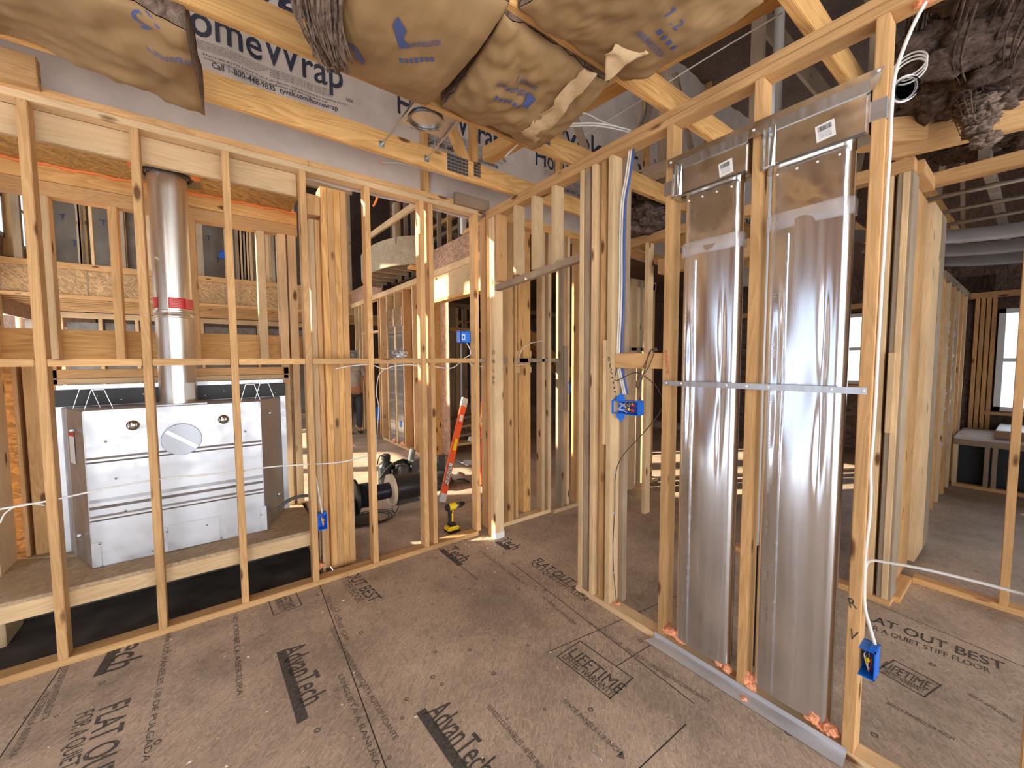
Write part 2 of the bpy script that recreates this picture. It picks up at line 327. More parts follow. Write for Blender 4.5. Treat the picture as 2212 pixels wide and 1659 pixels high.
# ================================================================== THE SETTING
LY0, LY1 = 2.977, 3.066          # wall towards the fireplace
RX0, RX1 = 1.93, 2.019           # wall with the ducts
TOPZ, PLZ = 2.91, 2.834          # top of wall, underside of the double plate
floor = empty('floor', (2, 3, 0), kind='structure')
bm = bmesh.new(); addbox(bm, -2.6, 9.4, -3, 3.066, -.03, 0); addbox(bm, .68, 9.4, 3.066, 20, -.03, 0); addbox(bm, -2.7, .68, 4.0, 20, -.03, 0)
mesh_obj('subfloor', bm, FLOOR, floor, Matrix.Identity(4))
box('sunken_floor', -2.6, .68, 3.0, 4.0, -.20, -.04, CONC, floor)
# printed marks on the floor panels
def fl(u, v): return q(u, v, 'z', .0012)
def floor_text(s, a, b, mt=INK, h=None, bold=False, name='floor_print', flip=1):
    A, B = fl(*a), fl(*b); ex = (B-A); ey = Vector((-ex.y, ex.x, 0))*flip
    return text(name, s, A, ex, ey, ex.length, mt, floor, h, bold)
def floor_bar(a, b, wd, mt=INK, name='floor_print'):
    A, B = fl(*a), fl(*b); ex = (B-A).normalized(); ey = Vector((-ex.y, ex.x, 0))
    return poly(name, [A, B, B+ey*wd, A+ey*wd], mt, floor)
def floor_frame(a, b, h, t=.006, mt=INK):
    A, B = fl(*a), fl(*b); ex = (B-A).normalized(); ey = Vector((-ex.y, ex.x, 0)); L = (B-A).length
    bm = bmesh.new()
    for x0, x1, y0, y1 in ((0, L, 0, t), (0, L, h-t, h), (0, t, 0, h), (L-t, L, 0, h)):
        bm.faces.new([bm.verts.new(ex*x+ey*y) for x, y in ((x0, y0), (x1, y0), (x1, y1), (x0, y1))])
    return mesh_obj('floor_print', bm, mt, floor, Matrix.Translation(A))
for a, b, ba, bb in (((608, 1405), (652, 1530), (597, 1410), (642, 1564)), ((918, 1540), (1030, 1690), (899, 1541), (1000, 1690)), ((270, 1372), (222, 1455), (245, 1388), (200, 1463)),
                     ((958, 1187), (995, 1215), (948, 1189), (990, 1223)), ((1075, 1168), (1108, 1188), (1068, 1172), (1096, 1188))):
    floor_text('AdvanTech' if b[1] > 1300 and a[0] != 270 else ('Tech' if a[0] == 270 else 'Tech'), a, b, INK, .165 if a[0] > 280 else .2, True)
    floor_bar(ba, bb, .045)
floor_text('FLAT OUT BEST', (215, 1532), (108, 1850), INK, .15, True); floor_text('FOR A QUIET STIFF FLOOR', (165, 1545), (60, 1850), INK, .085)
floor_text('FLAT OUT BEST', (722, 1215), (800, 1302), INK, .12, True); floor_text('FOR A QUIET STIFF FLOOR', (705, 1215), (772, 1302), INK, .07)
floor_text('FLAT OUT BEST', (1150, 1212), (1275, 1297), INK, .12, True); floor_text('FOR A QUIET STIFF FLOOR', (1143, 1218), (1262, 1300), INK, .07)
floor_text('FLAT OUT BEST', (1850, 1330), (2172, 1450), INK, .12, True); floor_text('FOR A QUIET STIFF FLOOR', (1860, 1350), (2140, 1455), INK, .07)
floor_text('LIFETIME', (1226, 1412), (1335, 1500), INK, .105); floor_text('LIMITED WARRANTY', (1213, 1420), (1317, 1505), INK, .065); floor_frame((1202, 1418), (1318, 1510), .19)
floor_text('LIFETIME', (1905, 1440), (2005, 1490), INK, .10); floor_text('LIMITED WARRANTY', (1905, 1452), (1995, 1497), INK, .06); floor_frame((1893, 1447), (1998, 1507), .17)
floor_text('LIFETIME', (601, 1288), (616, 1318), INK, .085); floor_text('WARRANTY', (590, 1292), (604, 1322), INK, .055); floor_frame((578, 1296), (590, 1330), .165)
for s, a, b in (('SPACE PANELS 1/8 INCH', (1214, 1515), (1338, 1632)), ('SEPARE LOS PANELES 1/8 DE PULGADA', (1050, 1527), (1195, 1700)), ('NO CIERRE LA ABERTURA', (503, 1329), (512, 1505)),
                ('SEPARE LOS PANELES 1/8 DE PULGADA', (363, 1350), (305, 1650)), ('DO NOT CLOSE GAP', (703, 1290), (745, 1385)), ('NO CIERRE LA ABERTURA LENGUETA AUTOSPACIANTE', (712, 1360), (850, 1600)),
                ('DO NOT CLOSE GAP', (1268, 1345), (1338, 1395)), ('LENGUETA Y LENGUETA AUTOSPACIANTE', (1349, 1402), (1530, 1520)), ('AUTOSPACIANTE LENGUETA', (135, 1440), (85, 1560)),
                ('NO CIERRE LA ABERTURA', (95, 1500), (15, 1640)), ('LENGUETA A RANURA', (730, 1460), (810, 1659)), ('SELF SPACING TONGUE', (1040, 1195), (1130, 1262)), ('NO CIERRE LA ABERTURA', (1170, 1290), (1240, 1350)),
                ('SPACE PANELS 1/8 INCH', (1915, 1520), (2060, 1600)), ('SELF SPACING', (2090, 1500), (2190, 1560))):
    floor_text(s, a, b, INKL, .035, name='floor_print')
bm = bmesh.new()
for a, b in (((690, 1262), (838, 1670)), ((143, 1424), (-20, 1665)), ((1482, 1564), (1370, 1670)), ((1105, 1215), (1500, 1520)), ((1500, 1270), (1180, 1410)), ((905, 1150), (1030, 1250)), ((1410, 1390), (1330, 1440)), ((2212, 1440), (1860, 1290))):
    A, B = fl(*a), fl(*b); ex = (B-A).normalized(); ey = Vector((-ex.y, ex.x, 0))*.0022
    bm.faces.new([bm.verts.new(p-Vector((0, 0, .0004))) for p in (A-ey, B-ey, B+ey, A+ey)])
mesh_obj('panel_seam', bm, simple('seam', (.03, .022, .018), .9), floor)
bm = bmesh.new()     # stamped nail marks: little rings and squares
for i in range(150):
    x, y = random.uniform(-1, 5.5), random.uniform(.2, 6)
    if i < 70: x, y = random.uniform(-.8, 1.9), random.uniform(.5, 2.9)
    n = random.choice((4, 4, 5, 7)); r_ = random.uniform(.008, .016); a0 = random.random()*6
    o_ = [Vector((x+r_*math.cos(a0+k*6.283/n), y+r_*math.sin(a0+k*6.283/n), .001)) for k in range(n)]; c_ = Vector((x, y, .001))
    V = [bm.verts.new(p) for p in o_]; U = [bm.verts.new(c_+(p-c_)*.55) for p in o_]
    for k in range(n): bm.faces.new((V[k], V[(k+1) % n], U[(k+1) % n], U[k]))
m_ = mesh_obj('nail_mark', bm, INKL, floor); m_['kind'] = 'stuff'
bm = bmesh.new()     # wood shavings, thickest by the door post
for i in range(420):
    if i < 230: x, y = random.gauss(1.82, .14), random.gauss(2.86, .1)
    else: x, y = random.uniform(-.6, 1.85), random.uniform(.8, 2.9)
    if x > 1.9 and i < 230 and y > 2.95: continue
    a = random.random()*6.28; l_, w_ = random.uniform(.003, .012), random.uniform(.002, .006); z = random.uniform(.001, .006)
    d = Vector((math.cos(a), math.sin(a), 0)); e = Vector((-d.y, d.x, random.uniform(0, .8)))
    p = Vector((x, y, z)); bm.faces.new([bm.verts.new(t) for t in (p-d*l_, p-e*w_*.5, p+d*l_, p+e*w_)])
tag(mesh_obj('wood_shavings', bm, simple('shaving', (.72, .58, .40), .8)), 'pale wood shavings and chips scattered on floor by the door post', 'shavings', kind='stuff')

# ---- wall to the left, in front of the fireplace chase
wl = empty('wall_left', (0, LY0, 0), kind='structure')
box('bottom_plate', -2.2, 1.86, LY0, LY1, 0, .038, STUD, wl)
box('top_plate', -2.2, .56, LY0, LY1, 2.872, TOPZ, STUD, wl); box('top_plate', .562, 1.93, LY0, LY1, 2.872, TOPZ, STUD, wl)
box('top_plate', -2.2, 1.93, LY0, LY1, PLZ, 2.871, PALE, wl)
studs_l = [(-1.12, STUD), (-.698, STUD), (-.307, STUD), (.091, STUD), (.504, STUD), (.922, STUD), (1.343, STUD), (1.846, STUD)]
for x, m_ in studs_l: box('stud', x, x+.038, LY0, LY1, .038, PLZ, m_, wl)
box('stud', 1.425, 1.463, LY0+.012, LY1+.01, .038, PLZ, STUD, wl)
xs = [x for x, _ in studs_l]
for a, b in zip(xs, xs[1:]):
    box('blocking', a+.04, b-.002, LY0, LY1, 1.557, 1.595, STUD, wl)
for x in (1.89, 2.08, 2.34, 2.71): box('blocking', x+.002, x+(.15 if x < 2 else .2), LY0+.01, LY1, 1.557, 1.593, OLD_DARK, wl)
# continuation of the same wall past the doorway
wc = empty('wall_back', (2.7, LY0, 0), kind='structure')
box('bottom_plate', 2.12, 2.74, LY0, LY1, 0, .038, PALE, wc); box('bottom_plate', 2.74, 4.6, LY0-.05, LY1-.05, 0, .038, PALE, wc)
for x, mt, w_, dy in ((1.955, STUD, .038, 0), (2.20, PLY, .06, 0), (2.30, STUD, .03, .02), (2.455, PINE, .09, .09), (2.62, PALE, .038, .0), (2.70, PALE, .045, 0), (2.86, OLD_DARK, .038, -.03), (2.95, PALE, .038, -.02), (3.08, PLY, .07, -.04),
                      (3.88, PALE, .10, -.13), (4.05, GREY, .04, -.13), (4.22, PLY, .16, -.10), (3.55, GREY, .038, 0)):
    box('stud', x, x+w_, LY0+dy, LY1+dy, .038, PLZ if x < 3.5 else 2.5, mt, wc)
box('blocking', 2.24, 2.45, LY0+.01, LY1, 1.557, 1.593, OLD_DARK, wc); box('blocking', 2.49, 2.70, LY0, LY1-.01, 1.557, 1.593, OLD_DARK, wc)
box('blocking', 2.36, 2.60, LY0+.14, LY1+.14, 1.60, 1.67, PALE, wc); box('blocking', 2.36, 2.60, LY0+.14, LY1+.14, 1.45, 1.51, PALE, wc)
box('top_plate', 2.02, 4.7, LY0, LY1, PLZ, TOPZ, PINE, wc)
box('trimmer_pad', 2.88, 2.93, LY0-.05, LY0-.03, 1.05, 1.72, OLD_DARK, wc)
box('header', 3.5, 4.4, LY0-.1, LY1-.1, 2.42, 2.52, OLD_DARK, wc)
box('stud', 3.99, 4.13, LY0-.12, LY0-.1, 1.72, 2.42, PALE, wc); box('blocking', 3.75, 4.4, LY0-.13, LY0-.04, 1.68, 1.72, OLD_DARK, wc)

# ---- wall with the ducts
wr = empty('wall_right', (RX0, 1.0, 0), kind='structure')
box('bottom_plate', RX0, RX1, -.9, 1.845, 0, .038, PALE, wr)
box('top_plate', RX0, RX1, -.9, 2.93, 2.872-.05, TOPZ-.05, STUD, wr); box('top_plate', RX0, RX1, -.9, 2.93, PLZ-.05, 2.871-.05, STUD, wr)
RT = PLZ-.05
for y, mt, x_ in ((1.79, PALE, 0), (1.748, OLD_DARK, .004), (1.69, PALE, 0), (1.56, PALE, 0), (1.18, STUD, 0), (.762, STUD, 0), (.366, STUD, 0), (-.06, STUD, 0)):
    box('stud', RX0+x_, RX1, y, y+.038, .038, RT, mt, wr)
box('stud', RX0+.02, RX1+.02, 1.63, 1.668, .038, RT, STUD, wr)
box('stud', RX1-.002, RX1+.045, 1.53, 1.575, .038, RT, OLD_DARK, wr)
box('spacer_block', RX0-.0, RX0+.07, 1.60, 1.628, 1.05, 1.70, PALE, wr)
box('blocking', RX0+.03, RX0+.068, 1.22, 1.558, 1.528, 1.616, STUD, wr)
# door post at the far side of the doorway, bottom end dipped in white paint
for y, mt, x_ in ((2.89, PLY, 0), (2.85, PALE, .005), (2.805, PALE, 0)): box('stud', RX0+x_, RX1+x_, y, y+.038, .0, RT, mt, wr)
box('painted_end', RX0-.001, RX1+.006, 2.804, 2.85, .0, .06, WHITE, wr)
box('stud', RX0+.0, RX1, 2.74, 2.778, 2.24, RT, PLY, wr)
for y in (2.50, 2.28, 2.06): box('cripple_stud', RX0, RX1, y, y+.038, 2.25, RT, PALE, wr)
beam('door_header', (RX0+.03, 2.80, 2.19), (RX0+.03, 1.80, 2.25), .05, .05, OLD_DARK, wr)
def mark(s, o, ex, ey, w_, mt, par, h=None, name='handwriting'): return text(name, s, o, ex, ey, w_, mt, par, h)
# carpenter's notes (face of post is on x = RX0)
ym = 2.84
for s, z, wd in (('3|0', 1.63, .045), ('RH', 1.55, .04), ('<-', 1.47, .04), ('nack', 1.415, .035), ('Rdy', 1.375, .03)):
    mark(s, (RX0-.002, ym, z), (0, -1, 0), (0, 0, 1), wd, PEN, wr, .05)
mark('swmn', (RX0-.002, 1.588, 1.60), (.0, -.25, -1), (0, -1, .1), .26, PEN, wr, .03)
mark('start', (RX0-.002, 1.205, 1.63), (0, -.1, -1), (0, -1, 0), .13, simple('red_pencil', (.6, .12, .06), .7), wr, .03)
mark('R', (RX0-.002, .396, .62), (0, -1, .2), (0, .2, 1), .022, PEN, wr, .055); mark('V', (RX0-.002, .398, .50), (0, -1, -.2), (0, -.2, 1), .024, PEN, wr, .06)

# ---- chase round the fireplace
wch = empty('wall_chase', (0, 3.8, 0), kind='structure')
CY = 3.72
box('ledger', -2.2, .50, 3.068, 3.106, 2.69, 2.834, PALE, wch)
box('chase_ceiling', -2.2, .56, 3.106, CY, 2.79, 2.81, OSBZ, wch)
box('top_plate', -1.4, .60, CY, CY+.089, 2.69, 2.79, PINE, wch); box('top_plate', -1.4, .60, CY+.002, CY+.089, 2.60, 2.688, STUD, wch)
for u0_, u1_, mt in ((85, 112, PALE), (238, 258, STUD), (404, 425, STUD), (555, 573, PALE), (600, 618, PALE), (622, 640, PALE)):
    a, b = qx(u0_, 560, CY), qx(u1_, 560, CY); box('stud', a, b, CY, CY+.1, 1.56, 2.60, mt, wch)
hz = q(300, 800, 'y', CY).z
box('header', qx(112, 800, CY), qx(624, 815, CY), CY, CY+.09, 1.435, 1.47, PALE, wch); box('header', qx(112, 800, CY), qx(624, 800, CY), CY+.0, CY+.09, 1.473, 1.53, STUD, wch)
box('beam', -1.35, .62, CY+.10, CY+.14, 1.60, 1.79, PINE, wch)
for u0_, u1_, mt in ((40, 50, STUD), (62, 95, STUD), (122, 138, STUD), (620, 634, PALE), (640, 655, PALE)):
    a, b = qx(u0_, 1000, CY), qx(u1_, 1000, CY); box('stud', a, b, CY, CY+.1, .373, 1.56, mt, wch)
box('stud', -1.20, -1.00, CY-.25, CY, -.04, 2.60, PALE, wch)
box('sheathing', -1.25, qx(120, 900, CY+.1), CY+.142, CY+.154, .3, 1.56, OSBY, wch); box('sheathing', qx(628, 900, CY+.1), .60, CY+.142, CY+.154, .3, 1.56, OSBY, wch)
# framed platform
box('platform_deck', -2.0, .56, 3.07, CY+.10, .354, .373, OSBP, wch); box('platform_rim', -2.0, .53, 3.07, 3.108, .265, .353, PALE, wch); box('platform_rim', -2.0, .53, CY, CY+.038, .265, .353, PALE, wch)
box('platform_rim', -1.9, -1.862, 3.11, CY, .265, .353, STUD, wch); box('chase_side', .60, .62, 3.15, CY+.1, -.04, .35, PALE, wch)
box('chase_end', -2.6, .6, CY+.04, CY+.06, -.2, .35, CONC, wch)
# orange sealant along the far joint of the chase ceiling
pts = [(x, CY-.006, 2.785+.006*math.sin(x*31)) for x in [-1.3+.07*i for i in range(28)]]
tag(tube('sealant_bead', pts, lambda t: .008+.004*abs(math.sin(t*61)), FOAMO), 'thin orange sealant bead along far edge of the chase ceiling', 'sealant')

# built-up post at the end of the chase, standing behind the wall
bp = empty('post', (.66, 3.14, 0), 'wide built-up wooden post of stacked boards right of the fireplace', 'post')
PY = 3.16
a0_, b0_ = qx(703, 780, PY), qx(757, 780, PY)
for k in range(4):
    x0 = a0_+(b0_-a0_)*k/4; box('board', x0, x0+(b0_-a0_)/4-.0015, PY, PY+.14, .0, 2.83, PLY if k % 2 else PINE, bp, .002)
for u_, mt in ((677, PALE), (688, STUD)):
    x0 = qx(u_, 780, 3.2); box('side_board', x0, x0+.036, 3.2, 3.29, .0, 2.6, mt, bp)
box('cap', a0_-.09, a0_-.003, PY, PY+.12, 2.62, 2.76, STUD, bp)

# ---- house wrap on the tall wall above
ty = empty('wall_upper', (2, 3.12, 3), kind='structure')
def wrinkle(x, z): return .012*math.sin(7*x+2*math.sin(3*z))+.008*math.sin(19*x+z*4)
bm = bmesh.new(); nx, nz = 150, 16; G = []
for i in range(nx+1):
    x = -2.4+i*11.6/nx; G.append([bm.verts.new((x, 3.13+wrinkle(x, z), z)) for z in [2.84+3.4*j/nz for j in range(nz+1)]])
for i in range(nx):
    for j in range(nz): bm.faces.new((G[i][j], G[i+1][j], G[i+1][j+1], G[i][j+1]))
wrap = mesh_obj('house_wrap', bm, TYV, ty, smooth=True)
box('sheathing', -2.4, 9.2, 3.16, 3.18, 2.93, 6.3, OSBY, ty)
bm = bmesh.new()
def wfn(x0, z0): return lambda a, b: Vector((x0+a, 3.13+wrinkle(x0+a, z0+b)-.006, z0+b))
for k in range(6):
    x0 = -.17+k*1.415
    for s, dx, z0, wd, h_, bo in (('HomeWrap', 0, 3.53, 1.0, .27, True), ('Tyvek', .0, 3.85, 1.0, .34, True), ('Call 1-800-448-9835  tyvek.com/homewrap', .24, 3.37, .72, .05, True),
                                  ('Meets the ASTM E1677 Type I Air Barrier requirements for building wraps', .20, 3.425, .82, .018, False), ('when installed per installation guidelines and the manufacturer', .20, 3.405, .70, .018, False),
                                  ('USA', 1.02, 3.46, .05, .03, True)): put_text(bm, s, wfn(x0+dx, z0), h_, wd, bo)
    for j in range(5): put_text(bm, 'weather membrane protects the walls of the building from water and air and helps', wfn(x0+.1, 3.455+.011*j), .011, .38+.02*j); put_text(bm, 'proteger las paredes contra el agua y el aire de la casa', wfn(x0+.55, 3.455+.011*j), .011, .38)
mesh_obj('wrap_print', bm, TYVT, ty)
for k in range(4):
    box('stud', 1.42+1.5*k, 1.46+1.5*k, 3.04, 3.12, TOPZ, 5.6, PINE, ty)
# ================================================================== ROOF TRUSSES (run left to right above both walls)
def nail_plate(x0, x1, z0, z1, y, par):
    bm = bmesh.new(); addbox(bm, x0, x1, y-.0025, y, z0, z1)
    n = int((x1-x0)/.011); m = int((z1-z0)/.02)
    for i in range(n):
        for j in range(m):
            cx, cz = x0+(i+.5)*(x1-x0)/n, z0+(j+.5)*(z1-z0)/m; addbox(bm, cx-.003, cx+.003, y-.0031, y-.0024, cz-.007, cz+.006, 1)
    mesh_obj('nail_plate', bm, [STEEL, BLACK], par)
TL = ['nearest the tall wrapped wall, carrying the recessed light bars', 'second from the tall wrapped wall, between the sagging kraft batts', 'third from the tall wrapped wall, water-marked, right of the widest batt', 'nearest the camera, crossing over the sheet metal ducts']
CH = [2.60, 1.97, 1.25, .61]
for k, y in enumerate(CH):
    t = empty('roof_truss', (2, y, TOPZ), 'orange pine roof truss '+TL[k], 'roof truss', 'roof trusses overhead')
    box('bottom_chord', -2.3, 8.9, y, y+.038, TOPZ, 3.05, PINE, t)
    for a, b in (((1.75, 3.05), (1.38, 3.95)), ((1.9, 3.05), (1.9, 4.4)), ((3.1, 3.05), (2.2, 4.6)), ((3.2, 3.05), (4.1, 4.8)), ((5.2, 3.05), (4.3, 4.8)), ((5.4, 3.05), (6.1, 4.6)), ((7.4, 3.05), (6.5, 4.5))):
        if k == 0 and a[0] == 1.9: a, b = (1.62, 3.05), (1.62, 4.0)
        if k == 0 and a[0] == 1.75: a, b = (1.56, 3.02), (1.25, 3.6)
        if k > 0 and a[0] < 5.3 and a[0] != 3.1: continue
        if k > 0 and a[0] == 3.1: b = (3.1, 4.9)
        beam('web', (a[0], y+.019, a[1]), (b[0], y+.019, b[1]), .034, .085, PINE if k == 0 and a[0] < 2 else OLD_DARK, t)  # webs deeper in the attic get darker wood in place of shade
    if k == 0: nail_plate(1.39, 1.56, 2.93, 3.05, y, t); nail_plate(1.61, 1.67, 2.95, 3.06, y, t)
    if k == 1: nail_plate(1.74, 1.80, 2.96, 3.05, y, t)
    if k == 2: nail_plate(1.60, 1.70, 2.95, 3.06, y, t); nail_plate(1.50, 1.57, 2.95, 3.04, y, t)
    if k == 3: nail_plate(3.15, 3.3, 2.95, 3.05, y, t)
tag(beam('ceiling_brace', (1.70, 2.55, 3.10), (1.93, .60, 3.10), .10, .09, PINE), 'orange pine brace laid across the truss chords with blue cable on it', 'brace')
tag(beam('ceiling_brace', (2.9, 2.55, 3.10), (3.1, -.6, 3.10), .09, .09, OLD_DARK), 'dull brown brace laid across the trusses behind the duct wall', 'brace')
rf = empty('ceiling', (3, 0, 5), kind='structure')
box('roof_sheathing', -2.4, 9.4, -4, 3.16, 5.6, 5.62, OSBD, rf); box('roof_sheathing', -2.6, 9.4, -4.2, -4.18, 2.9, 5.6, OSBD, rf); box('roof_sheathing', -2.6, 9.4, -4.2, -1.6, 2.95, 2.97, OSBD, rf)  # rear gable behind the camera is unseen, added to keep the attic dark
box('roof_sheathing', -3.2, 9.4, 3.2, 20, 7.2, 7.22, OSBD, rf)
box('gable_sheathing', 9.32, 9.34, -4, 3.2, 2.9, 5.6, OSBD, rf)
for k, y in enumerate((-2, -1.2, -.4, .4, 1.2, 2)): box('rafter', 2.3, 9.3, y, y+.038, 5.2, 5.5, OLD_DARK, rf)
# ---- blocks on the plates
tag(box('wood_block', -1.2, -.608, 2.92, 2.975, 2.885, 3.02, STUD), 'rough wooden block on the left wall plate, left end of picture', 'wood block', 'blocks on the left wall plate')
tag(box('wood_block', qx(982, 400, 2.95), 1.98, 2.94, 2.976, 2.87, 2.96, OLD_DARK), 'dark stained wooden block on the plate in the wall corner', 'wood block', 'blocks on the left wall plate')

# ================================================================== KRAFT-FACED INSULATION
from mathutils import noise as _n
def batt(x0, x1, y0, y1, zt, sag, label, seed, skew=0, droop=0, th=.15, wr=.012, cut=None, end_flap=None):
    root = empty('insulation_batt', ((x0+x1)/2, (y0+y1)/2, zt), label, 'insulation', 'kraft-faced insulation batts between the roof trusses')
    NX, NY = 60, 36
    def P(s, t, up_=0):
        x = x0+(x1-x0)*s+skew*(t-.5); y = y0+(y1-y0)*t
        ex = min(s, 1-s); rounding = min(1, (ex/.16))**.5 if ex > 0 else 0
        z = zt-sag*(math.sin(math.pi*min(max(t, 0), 1))**.55)*(.35+.65*rounding)-droop*max(0, s-.55)**1.5*2
        z += wr*_n.noise(Vector((x*5+seed, y*5, 0)))*2+wr*1.1*_n.noise(Vector((x*15, y*15+seed, 1)))+wr*.7*abs(_n.noise(Vector((x*26+y*9, y*9-x*5, seed))))
        if up_: z = zt+th*.6 + wr*3*_n.noise(Vector((x*9+seed, y*9, 5)))
        return Vector((x, y, z))
    bm = bmesh.new(); G = [[bm.verts.new(P(i/NX, j/NY)) for j in range(NY+1)] for i in range(NX+1)]
    for i in range(NX):
        for j in range(NY): bm.faces.new((G[i][j], G[i][j+1], G[i+1][j+1], G[i+1][j]))
    face = mesh_obj('kraft_facing', bm, KRAFT, root, smooth=True)
    sm = face.modifiers.new('t', 'SOLIDIFY'); sm.thickness = .002
    bm = bmesh.new(); G2 = [[bm.verts.new(P(i/NX, j/NY)+Vector((0, 0, .004))) for j in range(NY+1)] for i in range(NX+1)]; T = [[bm.verts.new(P(i/NX, j/NY, 1)) for j in range(NY+1)] for i in range(NX+1)]
    for i in range(NX):
        for j in range(NY): bm.faces.new((T[i][j], T[i+1][j], T[i+1][j+1], T[i][j+1]))
    for i in range(NX):
        bm.faces.new((G2[i][0], G2[i+1][0], T[i+1][0], T[i][0])); bm.faces.new((G2[i][NY], T[i][NY], T[i+1][NY], G2[i+1][NY]))
    for j in range(NY):
        bm.faces.new((G2[0][j], T[0][j], T[0][j+1], G2[0][j+1])); bm.faces.new((G2[NX][j], G2[NX][j+1], T[NX][j+1], T[NX][j]))
    mesh_obj('fibre_core', bm, FIB, root, smooth=True)
    def on(x, y):      # point just under the facing
        t = (y-y0)/(y1-y0); s = (x-x0-skew*(t-.5))/(x1-x0); return P(min(max(s, 0), 1), min(max(t, 0), 1))-Vector((0, 0, .004))
    return root, on
def batt_print(root, on, a, b, z, items, sgn=1):
    """printing on the facing: baseline from pixel a to b on the facing"""
    A, B = q(*a, 'z', z), q(*b, 'z', z); A.z = B.z = 0; ex = B-A; L = ex.length; ex.normalize(); ey = Vector((ex.y, -ex.x, 0))*sgn
    bm = bmesh.new()
    def fn(p, r):
        w_ = A+ex*p+ey*r; return on(w_.x, w_.y)
    for it in items:
        if it[0] == 't': put_text(bm, it[1], lambda p, r, o=it: fn(p+o[2]*L, r+o[3]), it[4], it[5]*L, True)
        else:
            V = [bm.verts.new(fn(x*L, y)) for x, y in it[1]]
            try: bm.faces.new(V)
            except ValueError: pass
    if bm.faces: bmesh.ops.triangulate(bm, faces=bm.faces[:]); mesh_obj('blue_print', bm, INKB, root)
def sq(x, y, s): return ('p', [(x, y), (x+s*.9, y), (x+s*.9, y+.022), (x, y+.022)])
logo = ('p', [(0, 0), (.27, 0), (.17, .045), (.30, .075), (.20, .13), (.03, .10)])
icons = [sq(-.1+.13*k, -.075, .085) for k in range(7)]
ra, oa = batt(-1.7, -.005, 1.99, 2.55, 2.90, .06, 'sagging brown kraft-faced batt at far left, its cut end hanging over the left wall', 3, skew=.05, droop=.14, wr=.018)
batt_print(ra, oa, (345, 30), (305, 33), 2.86, [('t', '12', 0, 0, .075, 1.0)], -1)
batt_print(ra, oa, (425, 120), (360, 105), 2.82, [('t', 'KNAUFINSULATION', 0, 0, .03, 1.6)], -1)
rb, ob = batt(.40, .93, 1.24, 1.96, 2.895, .095, 'plump smooth kraft-faced batt with a blue arrow logo, left of the wrinkled batt', 8, wr=.005)
batt_print(rb, ob, (862, 104), (952, 104), 2.80, [logo, ('t', 'KNAUFINSULATION', .25, .0, .034, .75)]+icons, 1)
batt_print(rb, ob, (766, 96), (700, 100), 2.80, [logo, ('t', 'KNAUF', .33, .03, .03, .4)]+icons[2:5], 1)
rc, oc = batt(.965, 1.58, 1.28, 1.93, 2.90, .085, 'wrinkled kraft-faced batt in the middle, torn paper lip hanging at its right end', 15, skew=.07, wr=.015, droop=.06)
batt_print(rc, oc, (1080, 180), (1150, 222), 2.81, [('t', 'KNAUFINSULATION', 0, 0, .036, .85), ('p', [(.85, -.01), (1.1, .0), (1.0, .03), (1.12, .06), (.93, .06)])]+[sq(.15+.14*k, .06, .085) for k in range(6)]+[('t', '/ /22W2', .3, -.06, .04, .6)], -1)
rd_, od = batt(1.0, 1.62, .66, 1.24, 2.895, .075, 'wide kraft-faced batt right of the third truss with a pale crumpled corner', 22, skew=-.06, wr=.011, droop=.03)
batt_print(rd_, od, (1372, 62), (1425, 108), 2.84, [('t', 'KNAUFINSULATION', 0, 0, .036, 1.0)]+[sq(.3+.2*k, .055, .11) for k in range(4)]+[('t', '7 . 2 ', .1, .11, .05, .5)], 1)
rx_, ox = batt(-.35, .03, 1.3, 1.94, 2.98, .03, 'scrap of kraft facing tucked above the second truss at the top left', 31, wr=.02)
def flap(root, pts, seed):
    bm = bmesh.new(); n = 14; rows = []
    A, B, C_, D = [Vector(p) for p in pts]
    for i in range(n+1):
        row = []
        for j in range(n+1):
            s, t = i/n, j/n; p = (A*(1-s)+B*s)*(1-t)+(D*(1-s)+C_*s)*t
            p += Vector((_n.noise(p*14+Vector((seed, 0, 0))), _n.noise(p*14+Vector((0, seed, 0))), _n.noise(p*16)))*.022; row.append(bm.verts.new(p))
        rows.append(row)
    for i in range(n):
        for j in range(n): bm.faces.new((rows[i][j], rows[i+1][j], rows[i+1][j+1], rows[i][j+1]))
    o = mesh_obj('paper_flap', bm, KRAFTL, root, smooth=True); o.modifiers.new('t', 'SOLIDIFY').thickness = .002
def z_(u, v, z): return q(u, v, 'z', z)
flap(rc, [z_(1128, 285, 2.80), z_(1160, 312, 2.79), z_(1292, 160, 2.80), z_(1265, 150, 2.84)], 2)
flap(rd_, [z_(1308, 122, 2.81), z_(1312, 168, 2.79), z_(1400, 110, 2.81), z_(1345, 70, 2.84)], 5)
# ragged grey-brown fibre hanging at the left end of the smooth batt
def shag(name, par, path, r, m_, label=None, cat=None, seed=1, strands=60, spread=.05):
    bm = bmesh.new(); P = [Vector(p) for p in path]; rnd = random.Random(seed)
    for i in range(strands):
        o_ = Vector((rnd.gauss(0, 1), rnd.gauss(0, 1), rnd.gauss(0, .5)))*spread; k = rnd.uniform(.55, 1)
        pts = [p+o_*(1-.45*j/(len(P)-1))*(1 if j else .9)+Vector((rnd.gauss(0, .008), rnd.gauss(0, .008), rnd.gauss(0, .006))) for j, p in enumerate(P)]
        pts = smooth_pts(pts, 3); pts = pts[:max(4, int(len(pts)*k))]
        tubebm(pts, lambda t, r=r*rnd.uniform(.4, 1.3): r*(1-.75*t)+.0005, 5, bm)
    o = mesh_obj(name, bm, m_, par, smooth=True)
    return tag(o, label, cat) if label else o
shag('ragged_fibre', rb, [z_(690, -60, 2.86), z_(690, 10, 2.84), z_(702, 70, 2.80), z_(722, 125, 2.775), z_(734, 158, 2.76)], .0085, FIB, seed=4, strands=260, spread=.034)
